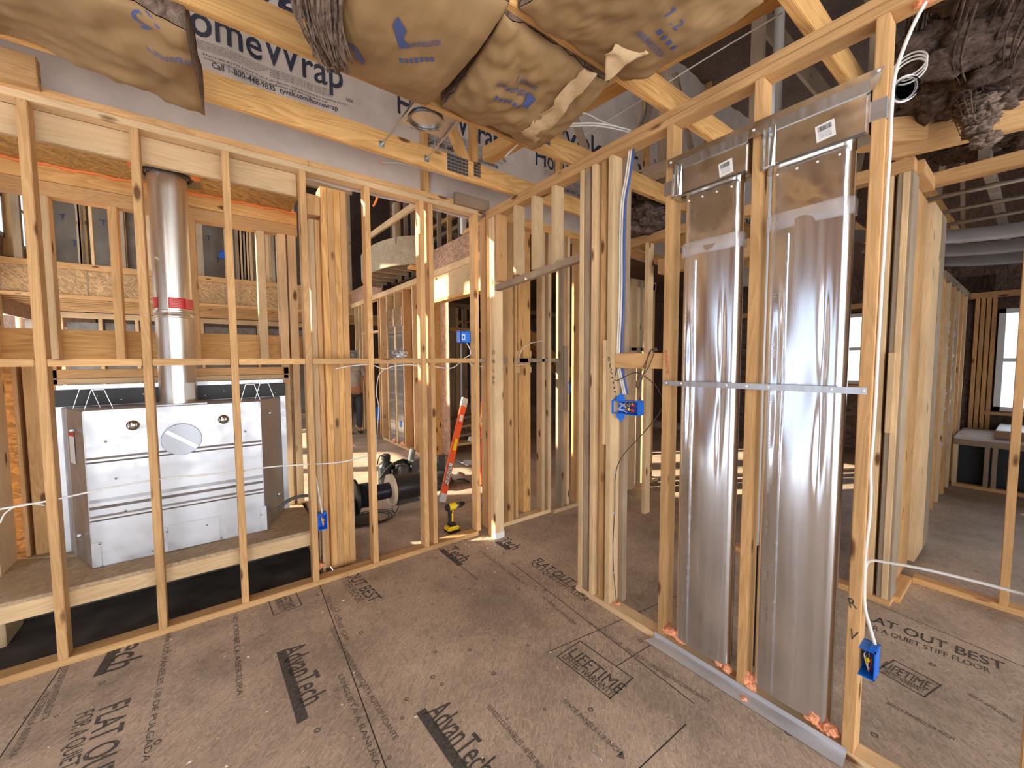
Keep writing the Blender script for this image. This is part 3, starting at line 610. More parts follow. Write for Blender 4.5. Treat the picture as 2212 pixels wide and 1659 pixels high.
# loose dark fibre hanging right of the ducts
def clump(path, r, label, seed, spread=.09, n=60, m_=FIBD):
    r_ = empty('loose_insulation', path[0], label, 'insulation'); rnd = random.Random(seed); P = smooth_pts(path, 3); bm = bmesh.new()
    for i, p in enumerate(P):
        for k in range(3):
            t_ = bmesh.new(); bmesh.ops.create_icosphere(t_, subdivisions=4, radius=1); sc_ = Vector((rnd.uniform(.7, 1.5), rnd.uniform(.7, 1.4), rnd.uniform(.35, .7)))*spread; o_ = Vector(p)+Vector((rnd.gauss(0, .5), rnd.gauss(0, .5), rnd.gauss(0, .2)))*spread-Vector(path[0])
            for v_ in t_.verts:
                n1 = 1+.55*_n.noise(v_.co*1.7+o_*5)+.30*_n.noise(v_.co*5+o_*9)+.16*_n.noise(v_.co*13); v_.co = Vector((v_.co.x*sc_.x*n1, v_.co.y*sc_.y*n1, v_.co.z*sc_.z*n1))+o_
            me_ = bpy.data.meshes.new('x'); t_.to_mesh(me_); t_.free(); bm.from_mesh(me_); bpy.data.meshes.remove(me_)
    mesh_obj('fibre_mass', bm, m_, r_, Matrix.Translation(Vector(path[0])), True)
    shag('fibre', r_, path, r*.18, m_, seed=seed, strands=n*3, spread=spread*.9)
clump([(2.30+.1, .10, 3.02), (2.75, .18, 3.02), (3.2, .2, 3.02), (3.5, .22, 3.04)], .035, 'dark brown loose insulation lying over the trusses at the upper right', 11, .14, 70)
clump([(4.25, .35, 3.05), (4.15, .0, 3.04), (4.1, -.3, 3.04)], .035, 'shaggy brown insulation bulging between roof joists near the bathroom door', 12, .12, 70)
clump([tuple(q(2095, 200, 'x', 3.3)), tuple(q(2105, 250, 'x', 3.25)), tuple(q(2120, 300, 'x', 3.2))], .018, 'small tuft of fibre drooping at the far upper right', 13, .045, 40, FIB)
clump([tuple(q(1395, 400, 'x', 3.3)), tuple(q(1410, 440, 'x', 3.3)), tuple(q(1385, 480, 'x', 3.3))], .03, 'tuft of brown insulation hanging behind the blue and white cables', 14, .12, 50, FIBD)
# ================================================================== RECESSED CEILING LIGHT
rl = empty('recessed_light', q(920, 262, 'z', 2.95), 'round dark steel recessed light housing on two bars between trusses', 'recessed light')
c = q(920, 262, 'z', 2.93)
lathe('housing', [(.0, .10), (.07, .10), (.085, .08), (.088, 0), (.098, -.002), (.098, .003), (.08, .006), (.08, .07), (.0, .075)], DARKST, rl, Matrix.Translation(c), ends=False)
bm = bmesh.new(); addbox(bm, c.x-.12, c.x+.17, c.y-.11, c.y+.12, c.z+.012, c.z+.015); mesh_obj('mounting_plate', bm, STEEL, rl)
for x, u0_, v0_, u1_, v1_ in ((0, 825, 312, 898, 222), (1, 922, 343, 990, 262)):
    a, b = q(u0_, v0_, 'y', 2.595), q(u1_, v1_, 'y', 2.03)
    beam('hanger_bar', a, b, .012, .006, STEEL, rl); box('bar_foot', a.x-.018, a.x+.014, 2.59, 2.598, a.z-.02, a.z+.02, STEEL, rl)
beam('lamp_clip', c+Vector((-.03, 0, .02)), c+Vector((.03, .0, .02)), .004, .004, WHITE, rl)
for a in range(3): box('side_tab', c.x+.1*math.cos(a*2.1+.4)-.012, c.x+.1*math.cos(a*2.1+.4)+.012, c.y+.1*math.sin(a*2.1+.4)-.005, c.y+.1*math.sin(a*2.1+.4)+.005, c.z-.004, c.z+.0, DARKST, rl)
# ================================================================== FIREPLACE
fp = empty('fireplace', (-.17, 3.45, .373), 'silver metal fireplace box seen from behind, standing on the wooden platform', 'fireplace')
Z0, Z1 = .374, 1.297
bm = bmesh.new()
bk = [(-.605, 3.27), (.255, 3.27)]; fr_ = [(-.765, 3.655), (.425, 3.655)]
v = [bm.verts.new((x, y, z)) for z in (Z0, Z1) for x, y in (bk[0], bk[1], fr_[1], fr_[0])]
for f_ in ((0, 1, 5, 4), (1, 2, 6, 5), (2, 3, 7, 6), (3, 0, 4, 7), (4, 5, 6, 7), (3, 2, 1, 0)): bm.faces.new([v[i] for i in f_])
bmesh.ops.bevel(bm, geom=bm.edges[:], offset=.004, segments=2, affect='EDGES')
body = mesh_obj('casing', bm, FIRE, fp)
def fpz(v, u=390): return q(u, v, 'y', 3.27).z
for z, h_ in ((fpz(975), .012), (fpz(1062), .02), (fpz(1090), .012)):
    bm = bmesh.new(); w_ = .857; n = 10
    pr = [(0, -h_*1.6), (-.010, -h_*.5), (-.010, h_*.5), (0, h_*1.6)]
    A = [bm.verts.new((-.603, 3.271+y, z+dz)) for y, dz in pr]; B = [bm.verts.new((-.603+w_, 3.271+y, z+dz)) for y, dz in pr]
    for i in range(3): bm.faces.new((A[i], B[i], B[i+1], A[i+1]))
    bm.faces.new(A); bm.faces.new(B[::-1]); mesh_obj('pressed_rib', bm, FIRE, body)
for u_, v_ in ((287, 919), (483, 906)):
    p = q(u_, v_, 'y', 3.262); lathe('domed_knockout', [(.0, .012), (.012, .011), (.024, .006), (.030, 0)], metal('dome', (.55, .55, .52), .12), body, axis_m(p, (0, -1, 0)), ends=False)
p = q(393, 949, 'y', 3.26); ds = lathe('cover_disc', [(0, .004), (.098, .004), (.101, 0)], simple('disc_grey', srgb(190, 196, 206), .45, .3), body, axis_m(p, (0, -1, 0)), ends=False)
beam('disc_strap', p+Vector((-.075, -.006, .06)), p+Vector((.075, -.006, -.055)), .003, .022, STEEL, ds, (0, -1, 0)) if False else beam('disc_strap', p+Vector((-.072, -.007, .058)), p+Vector((.072, -.007, -.055)), .004, .022, STEEL, ds)
for u0_, v0_, u1_, v1_ in ((197, 1175, 221, 1223), (326, 1145, 365, 1205), (365, 1135, 478, 1190), (562, 1095, 578, 1153)):
    a, b = q(u0_, v0_, 'y', 3.267), q(u1_, v1_, 'y', 3.267); box('cover_patch', a.x, b.x, 3.264, 3.269, max(b.z, Z0+.004), a.z, FIRE, body, .001)
for u_, v_ in ((228, 954), (250, 1034), (271, 1104), (215, 1175), (220, 1223), (330, 1190), (361, 1149), (447, 1134), (478, 1162), (530, 932), (564, 1112), (566, 1153)):
    p = q(u_, v_, 'y', 3.2635); lathe('screw', [(0, .002), (.005, .001), (.006, 0)], DARKST, body, axis_m(p, (0, -1, 0)), 10, False)
box('front_flange', -.79, .46, 3.655, 3.665, Z0, Z1+.02, FIRE, fp); box('black_panel', -.79, .46, 3.64, 3.654, Z1+.003, 1.405, BLACK, fp); box('top_strip', -.78, .45, 3.655, 3.66, 1.40, 1.433, FIRE, fp)
for i in range(10): lathe('vent_hole', [(0, .001), (.004, 0)], WHITE, fp, axis_m((-.6+.11*i, 3.639, 1.36-.03*(i % 2)), (0, -1, 0)), 8, False)
def standoff(u0_, u1_, v0_, v1_, y):
    a, b = q(u0_, v1_, 'y', y), q(u1_, v1_, 'y', y); h_ = .115; d = (b.x-a.x)*.28
    P = [Vector((a.x, y, Z1)), Vector((a.x+d, y, Z1+h_)), Vector((b.x-d, y, Z1+h_)), Vector((b.x, y, Z1))]
    g = bmesh.new()
    for s, e in zip(P, P[1:]):
        dv = (e-s).normalized(); nn = Vector((0, 1, 0)).cross(dv)*.0015
        V = [g.verts.new(t) for t in (s-nn+Vector((0, -.009, 0)), e-nn+Vector((0, -.009, 0)), e+nn+Vector((0, -.009, 0)), s+nn+Vector((0, -.009, 0)), s-nn+Vector((0, .009, 0)), e-nn+Vector((0, .009, 0)), e+nn+Vector((0, .009, 0)), s+nn+Vector((0, .009, 0)))]
        for f_ in ((0, 1, 2, 3), (7, 6, 5, 4), (0, 4, 5, 1), (1, 5, 6, 2), (2, 6, 7, 3), (3, 7, 4, 0)): g.faces.new([V[i] for i in f_])
    mesh_obj('standoff', g, STEEL, fp)
standoff(158, 217, 835, 878, 3.52); standoff(183, 245, 840, 887, 3.40); standoff(520, 562, 830, 870, 3.40); standoff(551, 592, 825, 860, 3.52)
sdv = Vector((-.16, .385, 0)).normalized(); nv = Vector((-sdv.y, sdv.x, 0))
a = Vector((-.605, 3.27, 1.16))+sdv*.17+Vector((-.003, -.001, 0))
poly('side_label', [a, a+sdv*.10, a+sdv*.10+Vector((0, 0, -.19)), a+Vector((0, 0, -.19))], WHITE, fp); poly('side_label', [a+Vector((-.001, 0, 0)), a+sdv*.10+Vector((-.001, 0, 0)), a+sdv*.10+Vector((-.001, 0, -.025)), a+Vector((-.001, 0, -.025))], RED, fp)
for sx, sy, zz in ((-.66, 3.38, 1.18), (-.66, 3.38, .55), (.31, 3.37, 1.2), (.36, 3.5, .55)): blob('side_knob', (sx+(-.012 if sx < 0 else .012), sy, zz), .014, .012, .016, STEEL, fp, 1, .1, 2)
# flue
fl_ = empty('flue_pipe', (-.185, 3.47, Z1), 'tall silver flue pipe with red warning labels rising from the fireplace', 'flue pipe')
FX, FY, FR = -.188, 3.47, .100
zj = q(380, 678, 'y', FY-FR).z
lathe('lower_pipe', [(FR, 0), (FR, zj-Z1-.03), (FR+.004, zj-Z1-.026), (FR+.004, zj-Z1-.012), (FR+.001, zj-Z1-.008), (FR+.001, zj-Z1)], FLUE, fl_, Matrix.Translation((FX, FY, Z1+.006)), 48)
lathe('upper_pipe', [(FR+.002, 0), (FR+.006, .006), (FR+.006, .016), (FR+.001, .02), (FR+.001, 2.84-zj)], FLUE, fl_, Matrix.Translation((FX, FY, zj+.006)), 48)
bm = bmesh.new(); addbox(bm, FX-.15, FX+.15, FY-.14, FY+.14, Z1+.001, Z1+.008); mesh_obj('base_plate', bm, FIRE, fl_)
for s in (-1, 1):  # red labels wrapped on the pipe
    for a0d, a1d in ((-62, -18),):
        pass
def wraplabel(name, a0, a1, z0, z1, mt, par, r=FR+.0035):
    bm = bmesh.new(); n = 12; lo = []; hi = []
    for i in range(n+1):
        a = R(a0+(a1-a0)*i/n); lo.append(bm.verts.new((FX+r*math.cos(a), FY+r*math.sin(a), z0))); hi.append(bm.verts.new((FX+r*math.cos(a), FY+r*math.sin(a), z1)))
    for i in range(n): bm.faces.new((lo[i], lo[i+1], hi[i+1], hi[i]))
    return mesh_obj(name, bm, mt, par, smooth=True)
zl0, zl1 = q(380, 666, 'y', FY-FR).z, q(380, 643, 'y', FY-FR).z
for a0, a1 in ((172, 222), (258, 304), (306, 352)):
    wraplabel('warning_label', a0, a1, zl0, zl1, RED, fl_)
    bm = bmesh.new()
    for k in range(6):
        def fn(x, y, k=k, a0=a0): a = R(a0+4+x); r = FR+.0042; return Vector((FX+r*math.cos(a), FY+r*math.sin(a), zl0+.008+.0105*k+y))
        put_text(bm, ('WARNING' if k == 5 else 'HOT do not touch keep clear'), fn, .008 if k < 5 else .013, 34 if k < 5 else 20)
    mesh_obj('label_print', bm, WHITE, fl_)
wraplabel('data_label', 290, 330, Z1+.03, Z1+.14, simple('label_grey', (.62, .62, .58), .5), fl_, FR+.001)
tube('top_collar', [(FX+(FR+.02)*math.cos(a*.4), FY+(FR+.02)*math.sin(a*.4), 2.783) for a in range(17)], .010, BLACK, fl_)
box('ceiling_plate', FX-.17, FX+.17, FY-.15, FY+.15, 2.784, 2.789, DARKST, fl_)
tag(blob('foam_sealant', (FX+.15, FY-.10, 2.775), .03, .045, .016, FOAMO, None, 3, .4, 3), 'orange foam sealant round the top right of the flue', 'foam')
tag(blob('foam_sealant', (FX-.15, FY-.09, 2.775), .03, .06, .016, FOAMO, None, 4, .4, 3), 'orange foam sealant round the top left of the flue', 'foam')
# flexible gas line into the fireplace
tag(tube('gas_line', [q(598, 1100, 'y', 3.45), q(625, 1080, 'y', 3.42), q(650, 1072, 'y', 3.4), q(672, 1070, 'y', 3.38)], lambda t: .013+.0022*math.sin(t*190), simple('grey_hose', (.10, .10, .095), .5), n=40), 'ribbed grey flexible gas line entering the fireplace side', 'gas line')
# ================================================================== SHEET METAL DUCTS
def duct(y0, y1, zb, zt, name_lbl, seed, z_tape, boot, seamf, bz):
    root = empty('wall_duct', (RX0+.04, (y0+y1)/2, zb), name_lbl, 'duct', 'sheet metal ducts in the stud wall')
    def shell(name, z0, z1, ins, mt, dents=True):
        r_ = .036; xa, xb = RX0+.006+ins, RX0+.086-ins; ya, yb = y0+ins, y1-ins
        prof = []
        NF = 26
        for i in range(NF+1): prof.append((xa, yb-r_-(yb-ya-2*r_)*i/NF, 1, i/NF))
        for k in range(1, 10): a = R(90*k/10); prof.append((xa+r_-r_*math.cos(a), ya+r_-r_*math.sin(a), 0, 0))
        prof.append((xa+r_, ya, 0, 0)); prof.append((xb-r_, ya, 0, 0)); prof.append((xb, ya+r_, 0, 0)); prof.append((xb, yb-r_, 0, 0)); prof.append((xb-r_, yb, 0, 0)); prof.append((xa+r_, yb, 0, 0))
        for k in range(1, 10): a = R(90-90*k/10); prof.append((xa+r_-r_*math.cos(a), yb-r_+r_*math.sin(a), 0, 0))
        bm = bmesh.new(); NZ = 90; rings = []
        for j in range(NZ+1):
            z = z0+(z1-z0)*j/NZ; d = abs(z-1.455); pinch = math.exp(-(d/.22)**2)
            row = []
            for x, y, fr2, t in prof:
                if fr2 and dents:
                    e = math.sin(math.pi*t); bulge = .013*e*(1-.95*pinch)+.012*pinch*e**4*-.3
                    ridge = .010*math.exp(-((t-.10)/.05)**2)*math.exp(-((d-.18)/.16)**2)+.011*math.exp(-((t-.84)/.05)**2)*math.exp(-((d-.22)/.2)**2)
                    x = x-bulge+ridge*.9+.0015*_n.noise(Vector((y*2.5, z*1.1, seed+4)))
                row.append(bm.verts.new((x, y, z)))
            rings.append(row)
        n = len(prof)
        for j in range(NZ):
            for k in range(n): bm.faces.new((rings[j][k], rings[j][(k+1) % n], rings[j+1][(k+1) % n], rings[j+1][k]))
        return mesh_obj(name, bm, mt, root, smooth=True)
    shell('duct_body', zb, z_tape, 0, GALV); shell('upper_duct', z_tape-.05, boot[0]+.03, .003, GALV2, False)
    bm = bmesh.new(); addbox(bm, RX0-.006, RX0+.088, y0-.003, y1+.003, z_tape-.055, z_tape+.05)
    bmesh.ops.bevel(bm, geom=bm.edges[:], offset=.02, segments=4, affect='EDGES'); bmesh.ops.subdivide_edges(bm, edges=bm.edges[:], cuts=3, use_grid_fill=True)
    for v_ in bm.verts: v_.co.x += .004*_n.noise(v_.co*28); v_.co.z += .006*_n.noise(v_.co*17)
    mesh_obj('clear_tape', bm, TAPE, root, smooth=True)
    ys = y1-(y1-y0)*seamf; box('seam', RX0-.010, RX0+.010, ys-.0015, ys+.0015, zb+.01, z_tape-.06, GALV, root, .001)
    for k in range(9):
        zz = zb+.12+k*(z_tape-zb-.3)/9; bm = bmesh.new()
        put_text(bm, 'USA 10.1', lambda a, b, zz=zz: Vector((RX0-.0075, y1-(y1-y0)*(seamf-.12)+b, zz+a)), .013, .075, True)
        mesh_obj('stamped_text', bm, STEEL, root)
    # boot: open-fronted register head
    by0, by1, z0, z1 = boot[2], boot[3], boot[0], boot[1]
    bm = bmesh.new(); addbox(bm, RX0-.015, RX0+.09, by0, by1, z0, z1)
    fe = [e for e in bm.edges if all(v_.co.x < RX0 for v_ in e.verts)]; bmesh.ops.bevel(bm, geom=fe, offset=.008, segments=2, affect='EDGES')
    b_ = mesh_obj('boot', bm, GALV2, root)
    bm = bmesh.new()      # folded hollow on its left end, and the rolled lower edge
    y_e = by1-.055
    for k in range(5):
        t0, t1 = k/5, (k+1)/5; xk = lambda t: RX0-.018+.012*math.sin(t*math.pi)*(1 if k % 2 else -1)
        V = [bm.verts.new(p) for p in ((xk(t0), by1-.002-.055*t0, z0), (xk(t1), by1-.002-.055*t1, z0), (xk(t1)-.004, by1-.002-.055*t1, z1-.02), (xk(t0)+.003, by1-.002-.055*t0, z1-.02))]; bm.faces.new(V)
    mesh_obj('folded_corner', bm, GALV, b_)
    box('rolled_edge', RX0-.022, RX0-.012, by0+.004, by1-.06, z0-.004, z0+.004, DARKST, b_); box('top_flange', RX0-.021, RX0-.015, by0, by1-.03, z1-.045, z1, STEEL, b_, .001)
    yl, zl, s_ = boot[4], boot[5], .030
    e1, e2 = Vector((0, -1, .12)).normalized(), Vector((0, .12, 1)).normalized(); o_ = Vector((RX0-.0165, yl, zl))
    lb = poly('barcode_label', [o_-e1*s_-e2*s_*1.05, o_+e1*s_-e2*s_*1.05, o_+e1*s_+e2*s_*1.05, o_-e1*s_+e2*s_*1.05], WHITE, b_, .0006, (-1, 0, 0))
    bm = bmesh.new(); x_ = -.022
    rnd = random.Random(seed)
    while x_ < .02:
        w_ = rnd.choice((.0007, .0012, .002)); V = [bm.verts.new(o_+e1*a+e2*b+Vector((-.0012, 0, 0))) for a, b in ((x_, .004), (x_+w_, .004), (x_+w_, .024), (x_, .024))]; bm.faces.new(V); x_ += w_+rnd.choice((.0008, .0015))
    for k in range(4): put_text(bm, ('DUCT 90 DEG', '10 X 3 1/4 GALV', 'MADE IN USA', 'LOT  0986')[k], lambda a, b, k=k: o_+e1*(a-.019)+e2*(b-.004-.0062*k)+Vector((-.0012, 0, 0)), .005, .038)
    mesh_obj('label_print', bm, PEN, lb)
    for k in range(4):
        yy = y1-(y1-y0)*(.12+.24*k); lathe('screw', [(0, .003), (.004, .002), (.005, 0)], WHITE, root, axis_m((RX0+.006, yy, boot[0]-.035), (-1, 0, 0)), 10, False)
    return root
duct(.842, 1.125, .085, 2.13, 'narrower silver sheet metal wall duct, left of the two', 1, 2.13, (2.405, 2.575, .812, 1.175, q(1568, 363, 'x', RX0-.015).y, q(1568, 363, 'x', RX0-.015).z), .27, 0)
duct(.447, .735, .085, 2.13, 'wider silver sheet metal wall duct, right one beside the white cable stud', 2, 2.16, (2.39, 2.575, .408, .76, q(1783, 283, 'x', RX0-.015).y, q(1783, 283, 'x', RX0-.015).z), .29, 0)
def screw_at(u, v, x, par, r_=.006): p = q(u, v, 'x', x); lathe('screw', [(0, .004), (r_*.7, .003), (r_, 0)], WHITE, par, axis_m(p, (-1, 0, 0)), 10, False)
tf = empty('metal_flashing', (RX0, .8, 2.6), 'long thin sheet metal strip nailed across studs above the ducts', 'flashing')
a, b, c_, d = q(1442, 346, 'x', RX0-.02), q(1912, 140, 'x', RX0-.02), q(1905, 165, 'x', RX0-.02), q(1443, 362, 'x', RX0-.02)
poly('strip', [a, b, q(1890, 192, 'x', RX0-.02), q(1620, 300, 'x', RX0-.02), d], GALV2, tf, .002, (1, 0, 0))
for u_, v_ in ((1449, 351), (1628, 281), (1898, 152)): screw_at(u_, v_, RX0-.021, tf)
for y in (1.18, .366):
    b_ = empty('metal_bracket', (RX0, y, 2.47), 'bent sheet metal bracket wrapped round the stud %s' % ('left of the left duct top' if y > 1 else 'right of the right duct top'), 'bracket', 'brackets holding the duct tops')
    box('bracket_plate', RX0-.004, RX0-.0005, y-.003, y+.045, 2.43, 2.50, STEEL, b_, .001); box('bracket_side', RX0-.004, RX0+.03, y-.003, y-.0005, 2.43, 2.50, STEEL, b_, .001)
st = empty('metal_strap', (RX0-.01, .8, 1.455), 'flat galvanised strap screwed across both ducts at mid height', 'strap')
a, b = q(1432, 827, 'x', RX0-.02), q(1873, 845, 'x', RX0-.02); beam('strap', a, b, .003, .026, STEEL, st)
for u_, v_ in ((1439, 827), (1471, 828), (1569, 832), (1612, 834), (1659, 836), (1795, 841), (1865, 844)): screw_at(u_, v_, RX0-.022, st)
bf = empty('floor_flashing', (RX0-.03, .8, 0), 'bent galvanised flashing along the floor below the ducts', 'flashing')
bm = bmesh.new(); V = []
for y in (1.235, .385):
    V.append([bm.verts.new(p) for p in ((RX0-.003, y, .052), (RX0-.005, y, .028), (RX0-.016, y, .022), (RX0-.052, y-(.0 if y < 1 else -.03), .003))])
for i in range(3): bm.faces.new((V[0][i], V[1][i], V[1][i+1], V[0][i+1]))
o = mesh_obj('flashing_sheet', bm, metal('bright_flashing', (.80, .84, .90), .5, (20, 3, 20), .01), bf); o.modifiers.new('t', 'SOLIDIFY').thickness = .0015
for u_, v_ in ((1422, 1380), (1580, 1483), (1810, 1623)): screw_at(u_, v_, RX0-.006, bf)
# foam
fb = [((1455, 1378), 'left of the left duct foot', (.03, .06, .03)), ((1560, 1442), 'between left duct foot and the middle stud', (.028, .035, .035)), ((1612, 1478), 'between the middle stud and right duct foot', (.03, .045, .045)), ((1772, 1567), 'at the right corner of the right duct foot', (.035, .05, .04))]
for i, ((u_, v_), s, sz) in enumerate(fb):
    p = q(u_, v_, 'x', RX0+.02); p.z = max(p.z, .05)+.018; r_ = empty('foam_blob', p, 'lumpy orange expanding foam '+s, 'foam', 'foam blobs along the duct wall plate')
    for k in range(5): blob('foam', p+Vector((random.uniform(-.2, .5)*sz[0], random.uniform(-.7, .7)*sz[1], random.uniform(-.4, .5)*sz[2])), sz[0]*.62, sz[1]*.55, sz[2]*.55, FOAM, r_, i*7+k, .5, 4, 1.3)
for (u_, v_), ax, c0, s, lab in (((1334, 1303), 'x', 1.97, .013, 'tiny orange foam dab on the plate under the brown wire'), ((1362, 318), 'x', 1.985, .026, 'orange foam where blue and white cables pass the top plate'), ((1997, 2), 'x', 1.97, .022, 'orange foam at the top of the single white cable'),
                                 ((688, 1222), 'y', 3.12, .035, 'pink orange foam on the floor behind the wall by the post'), ((826, 352), 'y', 3.02, .013, 'orange dab where the thin white cable leaves the left plate'), ((1607, 1508), 'x', 1.90, .012, 'orange dab stuck on the floor flashing')):
    p = q(u_, v_, ax, c0)
    tag(blob('foam_dab', p, s, s*1.2, s*.6, FOAM, None, int(u_), .55, 4), lab, 'foam')
# ================================================================== CABLES
def pxs(l, ax, c): return [q(u, v, ax, c) for u, v in l]
def cable(pts, r, m_, label, cat='cable', group=None, name='cable', n=8): return tag(tube(name, pts, r, m_, n=n, seg=6), label, cat, group)
cable(pxs([(-60, 1112), (0, 1100), (60, 1090), (130, 1077), (230, 1055), (340, 1036), (430, 1027), (515, 1019), (590, 1008), (665, 1003), (730, 999), (797, 985)], 'y', 3.01), .0055, WIREW, 'long white cable threaded through the studs across the fireplace back')
cable(pxs([(0, 1130), (12, 1108), (40, 1092), (70, 1088), (97, 1092)], 'y', 3.05), .004, WIREW, 'short white loop of cable at the far left edge')
cable(pxs([(668, 1003), (676, 1010), (684, 1040), (690, 1075), (696, 1108)], 'y', 3.0), .0045, WIREW, 'white cable dropping into the low blue box by the wide post')
cable(pxs([(725, 797), (760, 790), (800, 788), (830, 797), (850, 791), (880, 788), (910, 790), (945, 793), (975, 795), (990, 786), (1001, 775), (1016, 765), (1013, 750), (1006, 738)], 'y', 3.01), .0045, WIREW, 'white cable below the rail running up to the blue box with white sticker')
cable(pxs([(830, 797), (818, 812), (813, 850), (818, 880), (814, 940), (813, 980)], 'y', 3.03), .0035, WIREW, 'thin white cable hanging down behind the rail near the person')
cable(pxs([(1010, 775), (1022, 790), (1060, 792), (1105, 790), (1140, 786)], 'y', 3.03), .004, WIREW, 'white cable passing behind the doorway post')
cable(pxs([(1120, 775), (1128, 755), (1145, 742), (1172, 736)], 'y', 2.98), .004, WIREW, 'short grey white cable curling onto a stud beyond the doorway')
for dx, m_, lb in ((0, WIREW, 'white cable, left of the bundle, down from foam to the big blue box'), (5, WIREW, 'white cable, middle of the bundle, down to the big blue box'), (11, WIREB, 'blue cable running down beside the white pair to the big blue box')):
    L_ = [(1360, 322), (1352, 380), (1342, 440), (1339, 520), (1339, 600), (1337, 680), (1334, 740), (1334, 790), (1341, 825), (1347, 852)]
    cable(pxs([(u+dx*.85, v) for u, v in L_], 'x', 1.975), .0055, m_, lb, group='cable bundle above the big blue box' )
cable(pxs([(2000, 4), (1975, 50), (1950, 110), (1932, 170), (1926, 240), (1922, 330), (1917, 400), (1913, 470), (1908, 560), (1905, 600), (1901, 680), (1896, 760), (1891, 860), (1886, 940), (1880, 1010), (1881, 1060), (1878, 1120), (1869, 1200), (1867, 1300), (1878, 1350), (1890, 1392)], 'x', 1.962), .0058, WIREW, 'long single white cable stapled down the stud to the right blue box', n=6)
cable(pxs([(1866, 1300), (1868, 1240), (1872, 1217), (1884, 1211), (1905, 1213), (1990, 1228), (2100, 1254), (2215, 1284)], 'x', 1.965), .0055, WIREW, 'white cable branching right across the lower right corner')
brn = empty('thermostat_wire', q(1400, 800, 'x', 1.99), 'thin brown wire looped over the block and stapled down the stud', 'wire')
tube('wire_run', pxs([(1332, 1303), (1326, 1240), (1324, 1180), (1328, 1100), (1330, 1025), (1345, 985), (1390, 935), (1426, 890), (1430, 862), (1418, 835), (1395, 815), (1370, 805), (1330, 822), (1334, 795), (1345, 780)], 'x', 1.965), .0028, WIREBR, brn, seg=6)
for L_ in ([(1385, 825), (1395, 790), (1402, 762), (1410, 755), (1412, 765), (1400, 795), (1388, 812), (1380, 836), (1374, 828), (1384, 806), (1396, 780), (1406, 758)], [(1384, 800), (1374, 830), (1380, 836), (1392, 800)]):
    tube('wire_coil', pxs(L_, 'x', 1.952), .0025, WIREBR, brn, seg=6)
for u_, v_ in ((1330, 1020), (1327, 1108), (1324, 1236)): p = q(u_, v_, 'x', 1.962); box('wire_staple', p.x-.003, p.x+.006, p.y-.012, p.y+.012, p.z-.004, p.z+.004, simple('staple_blue', (.45, .5, .75), .4), brn)
cable(pxs([(826, 352), (860, 352), (900, 362), (950, 375), (995, 389), (1020, 390), (1032, 382)], 'y', 2.96), .0045, WIREW, 'thin white cable sagging over the left wall plate in the corner')
for k in range(2): cable([q(u, v-k*5, 'z', 2.99) for u, v in [(1208, 266), (1235, 272), (1280, 271), (1320, 276), (1362, 286)]], .006, WIREW, 'white cable loosely crossing the ceiling bay above the inner corner', group='white cables in the corner ceiling bay')
cable([q(u, v, 'z', 3.02) for u, v in [(1245, 243), (1270, 247), (1300, 262), (1340, 276), (1360, 290)]], .005, WIREW, 'white cable curving across the other two in the ceiling bay')
cable([q(u, v, 'z', 3.02) for u, v in [(1092, 338), (1110, 320), (1130, 305), (1150, 298)]], .006, WIREW, 'short white cable rising beside the pine brace left end')
cable([q(u, v, 'z', 3.04) for u, v in [(1262, 290), (1310, 262), (1390, 213)]]+[q(u, v, 'z', 3.045) for u, v in [(1455, 170), (1560, 105), (1690, 28)]], .0035, WIREW, 'thin white cable running along the underside of the pine brace')
cable([q(u, v, 'z', 3.15) for u, v in [(1425, 148), (1440, 130), (1490, 100), (1560, 50), (1620, 14), (1680, -20)]], .010, WIREB, 'blue cable lying along the top of the pine brace')
cable([q(u, v, 'z', 3.10) for u, v in [(1396, 215), (1396, 235), (1393, 252), (1386, 268)]], .004, WIREB, 'short blue cable dropping from the brace to the plate')
tag(tube('cable_coil', [q(1963, 160, 'x', 2.5)+Vector((0, .055*math.cos(a*.35), .05*math.sin(a*.35)+.012*(a/14))) for a in range(50)], .004, WIREW, seg=6), 'small coil of white cable in the dark above the right stud', 'cable')
lathe_o = empty('pipe_collar', q(1955, 190, 'x', 2.5), 'black pipe with white ring behind the right stud top', 'pipe')
pc = q(1952, 193, 'x', 2.5); lathe('ring', [(.040, 0), (.052, 0), (.052, .012), (.040, .012)], WHITE, lathe_o, axis_m(pc, (-.6, -.5, -.3)), 24, False); lathe('pipe', [(.044, .03), (.044, -.15), (.0, -.15)], BLACK, lathe_o, axis_m(pc, (-.6, -.5, -.3)), 24, False)
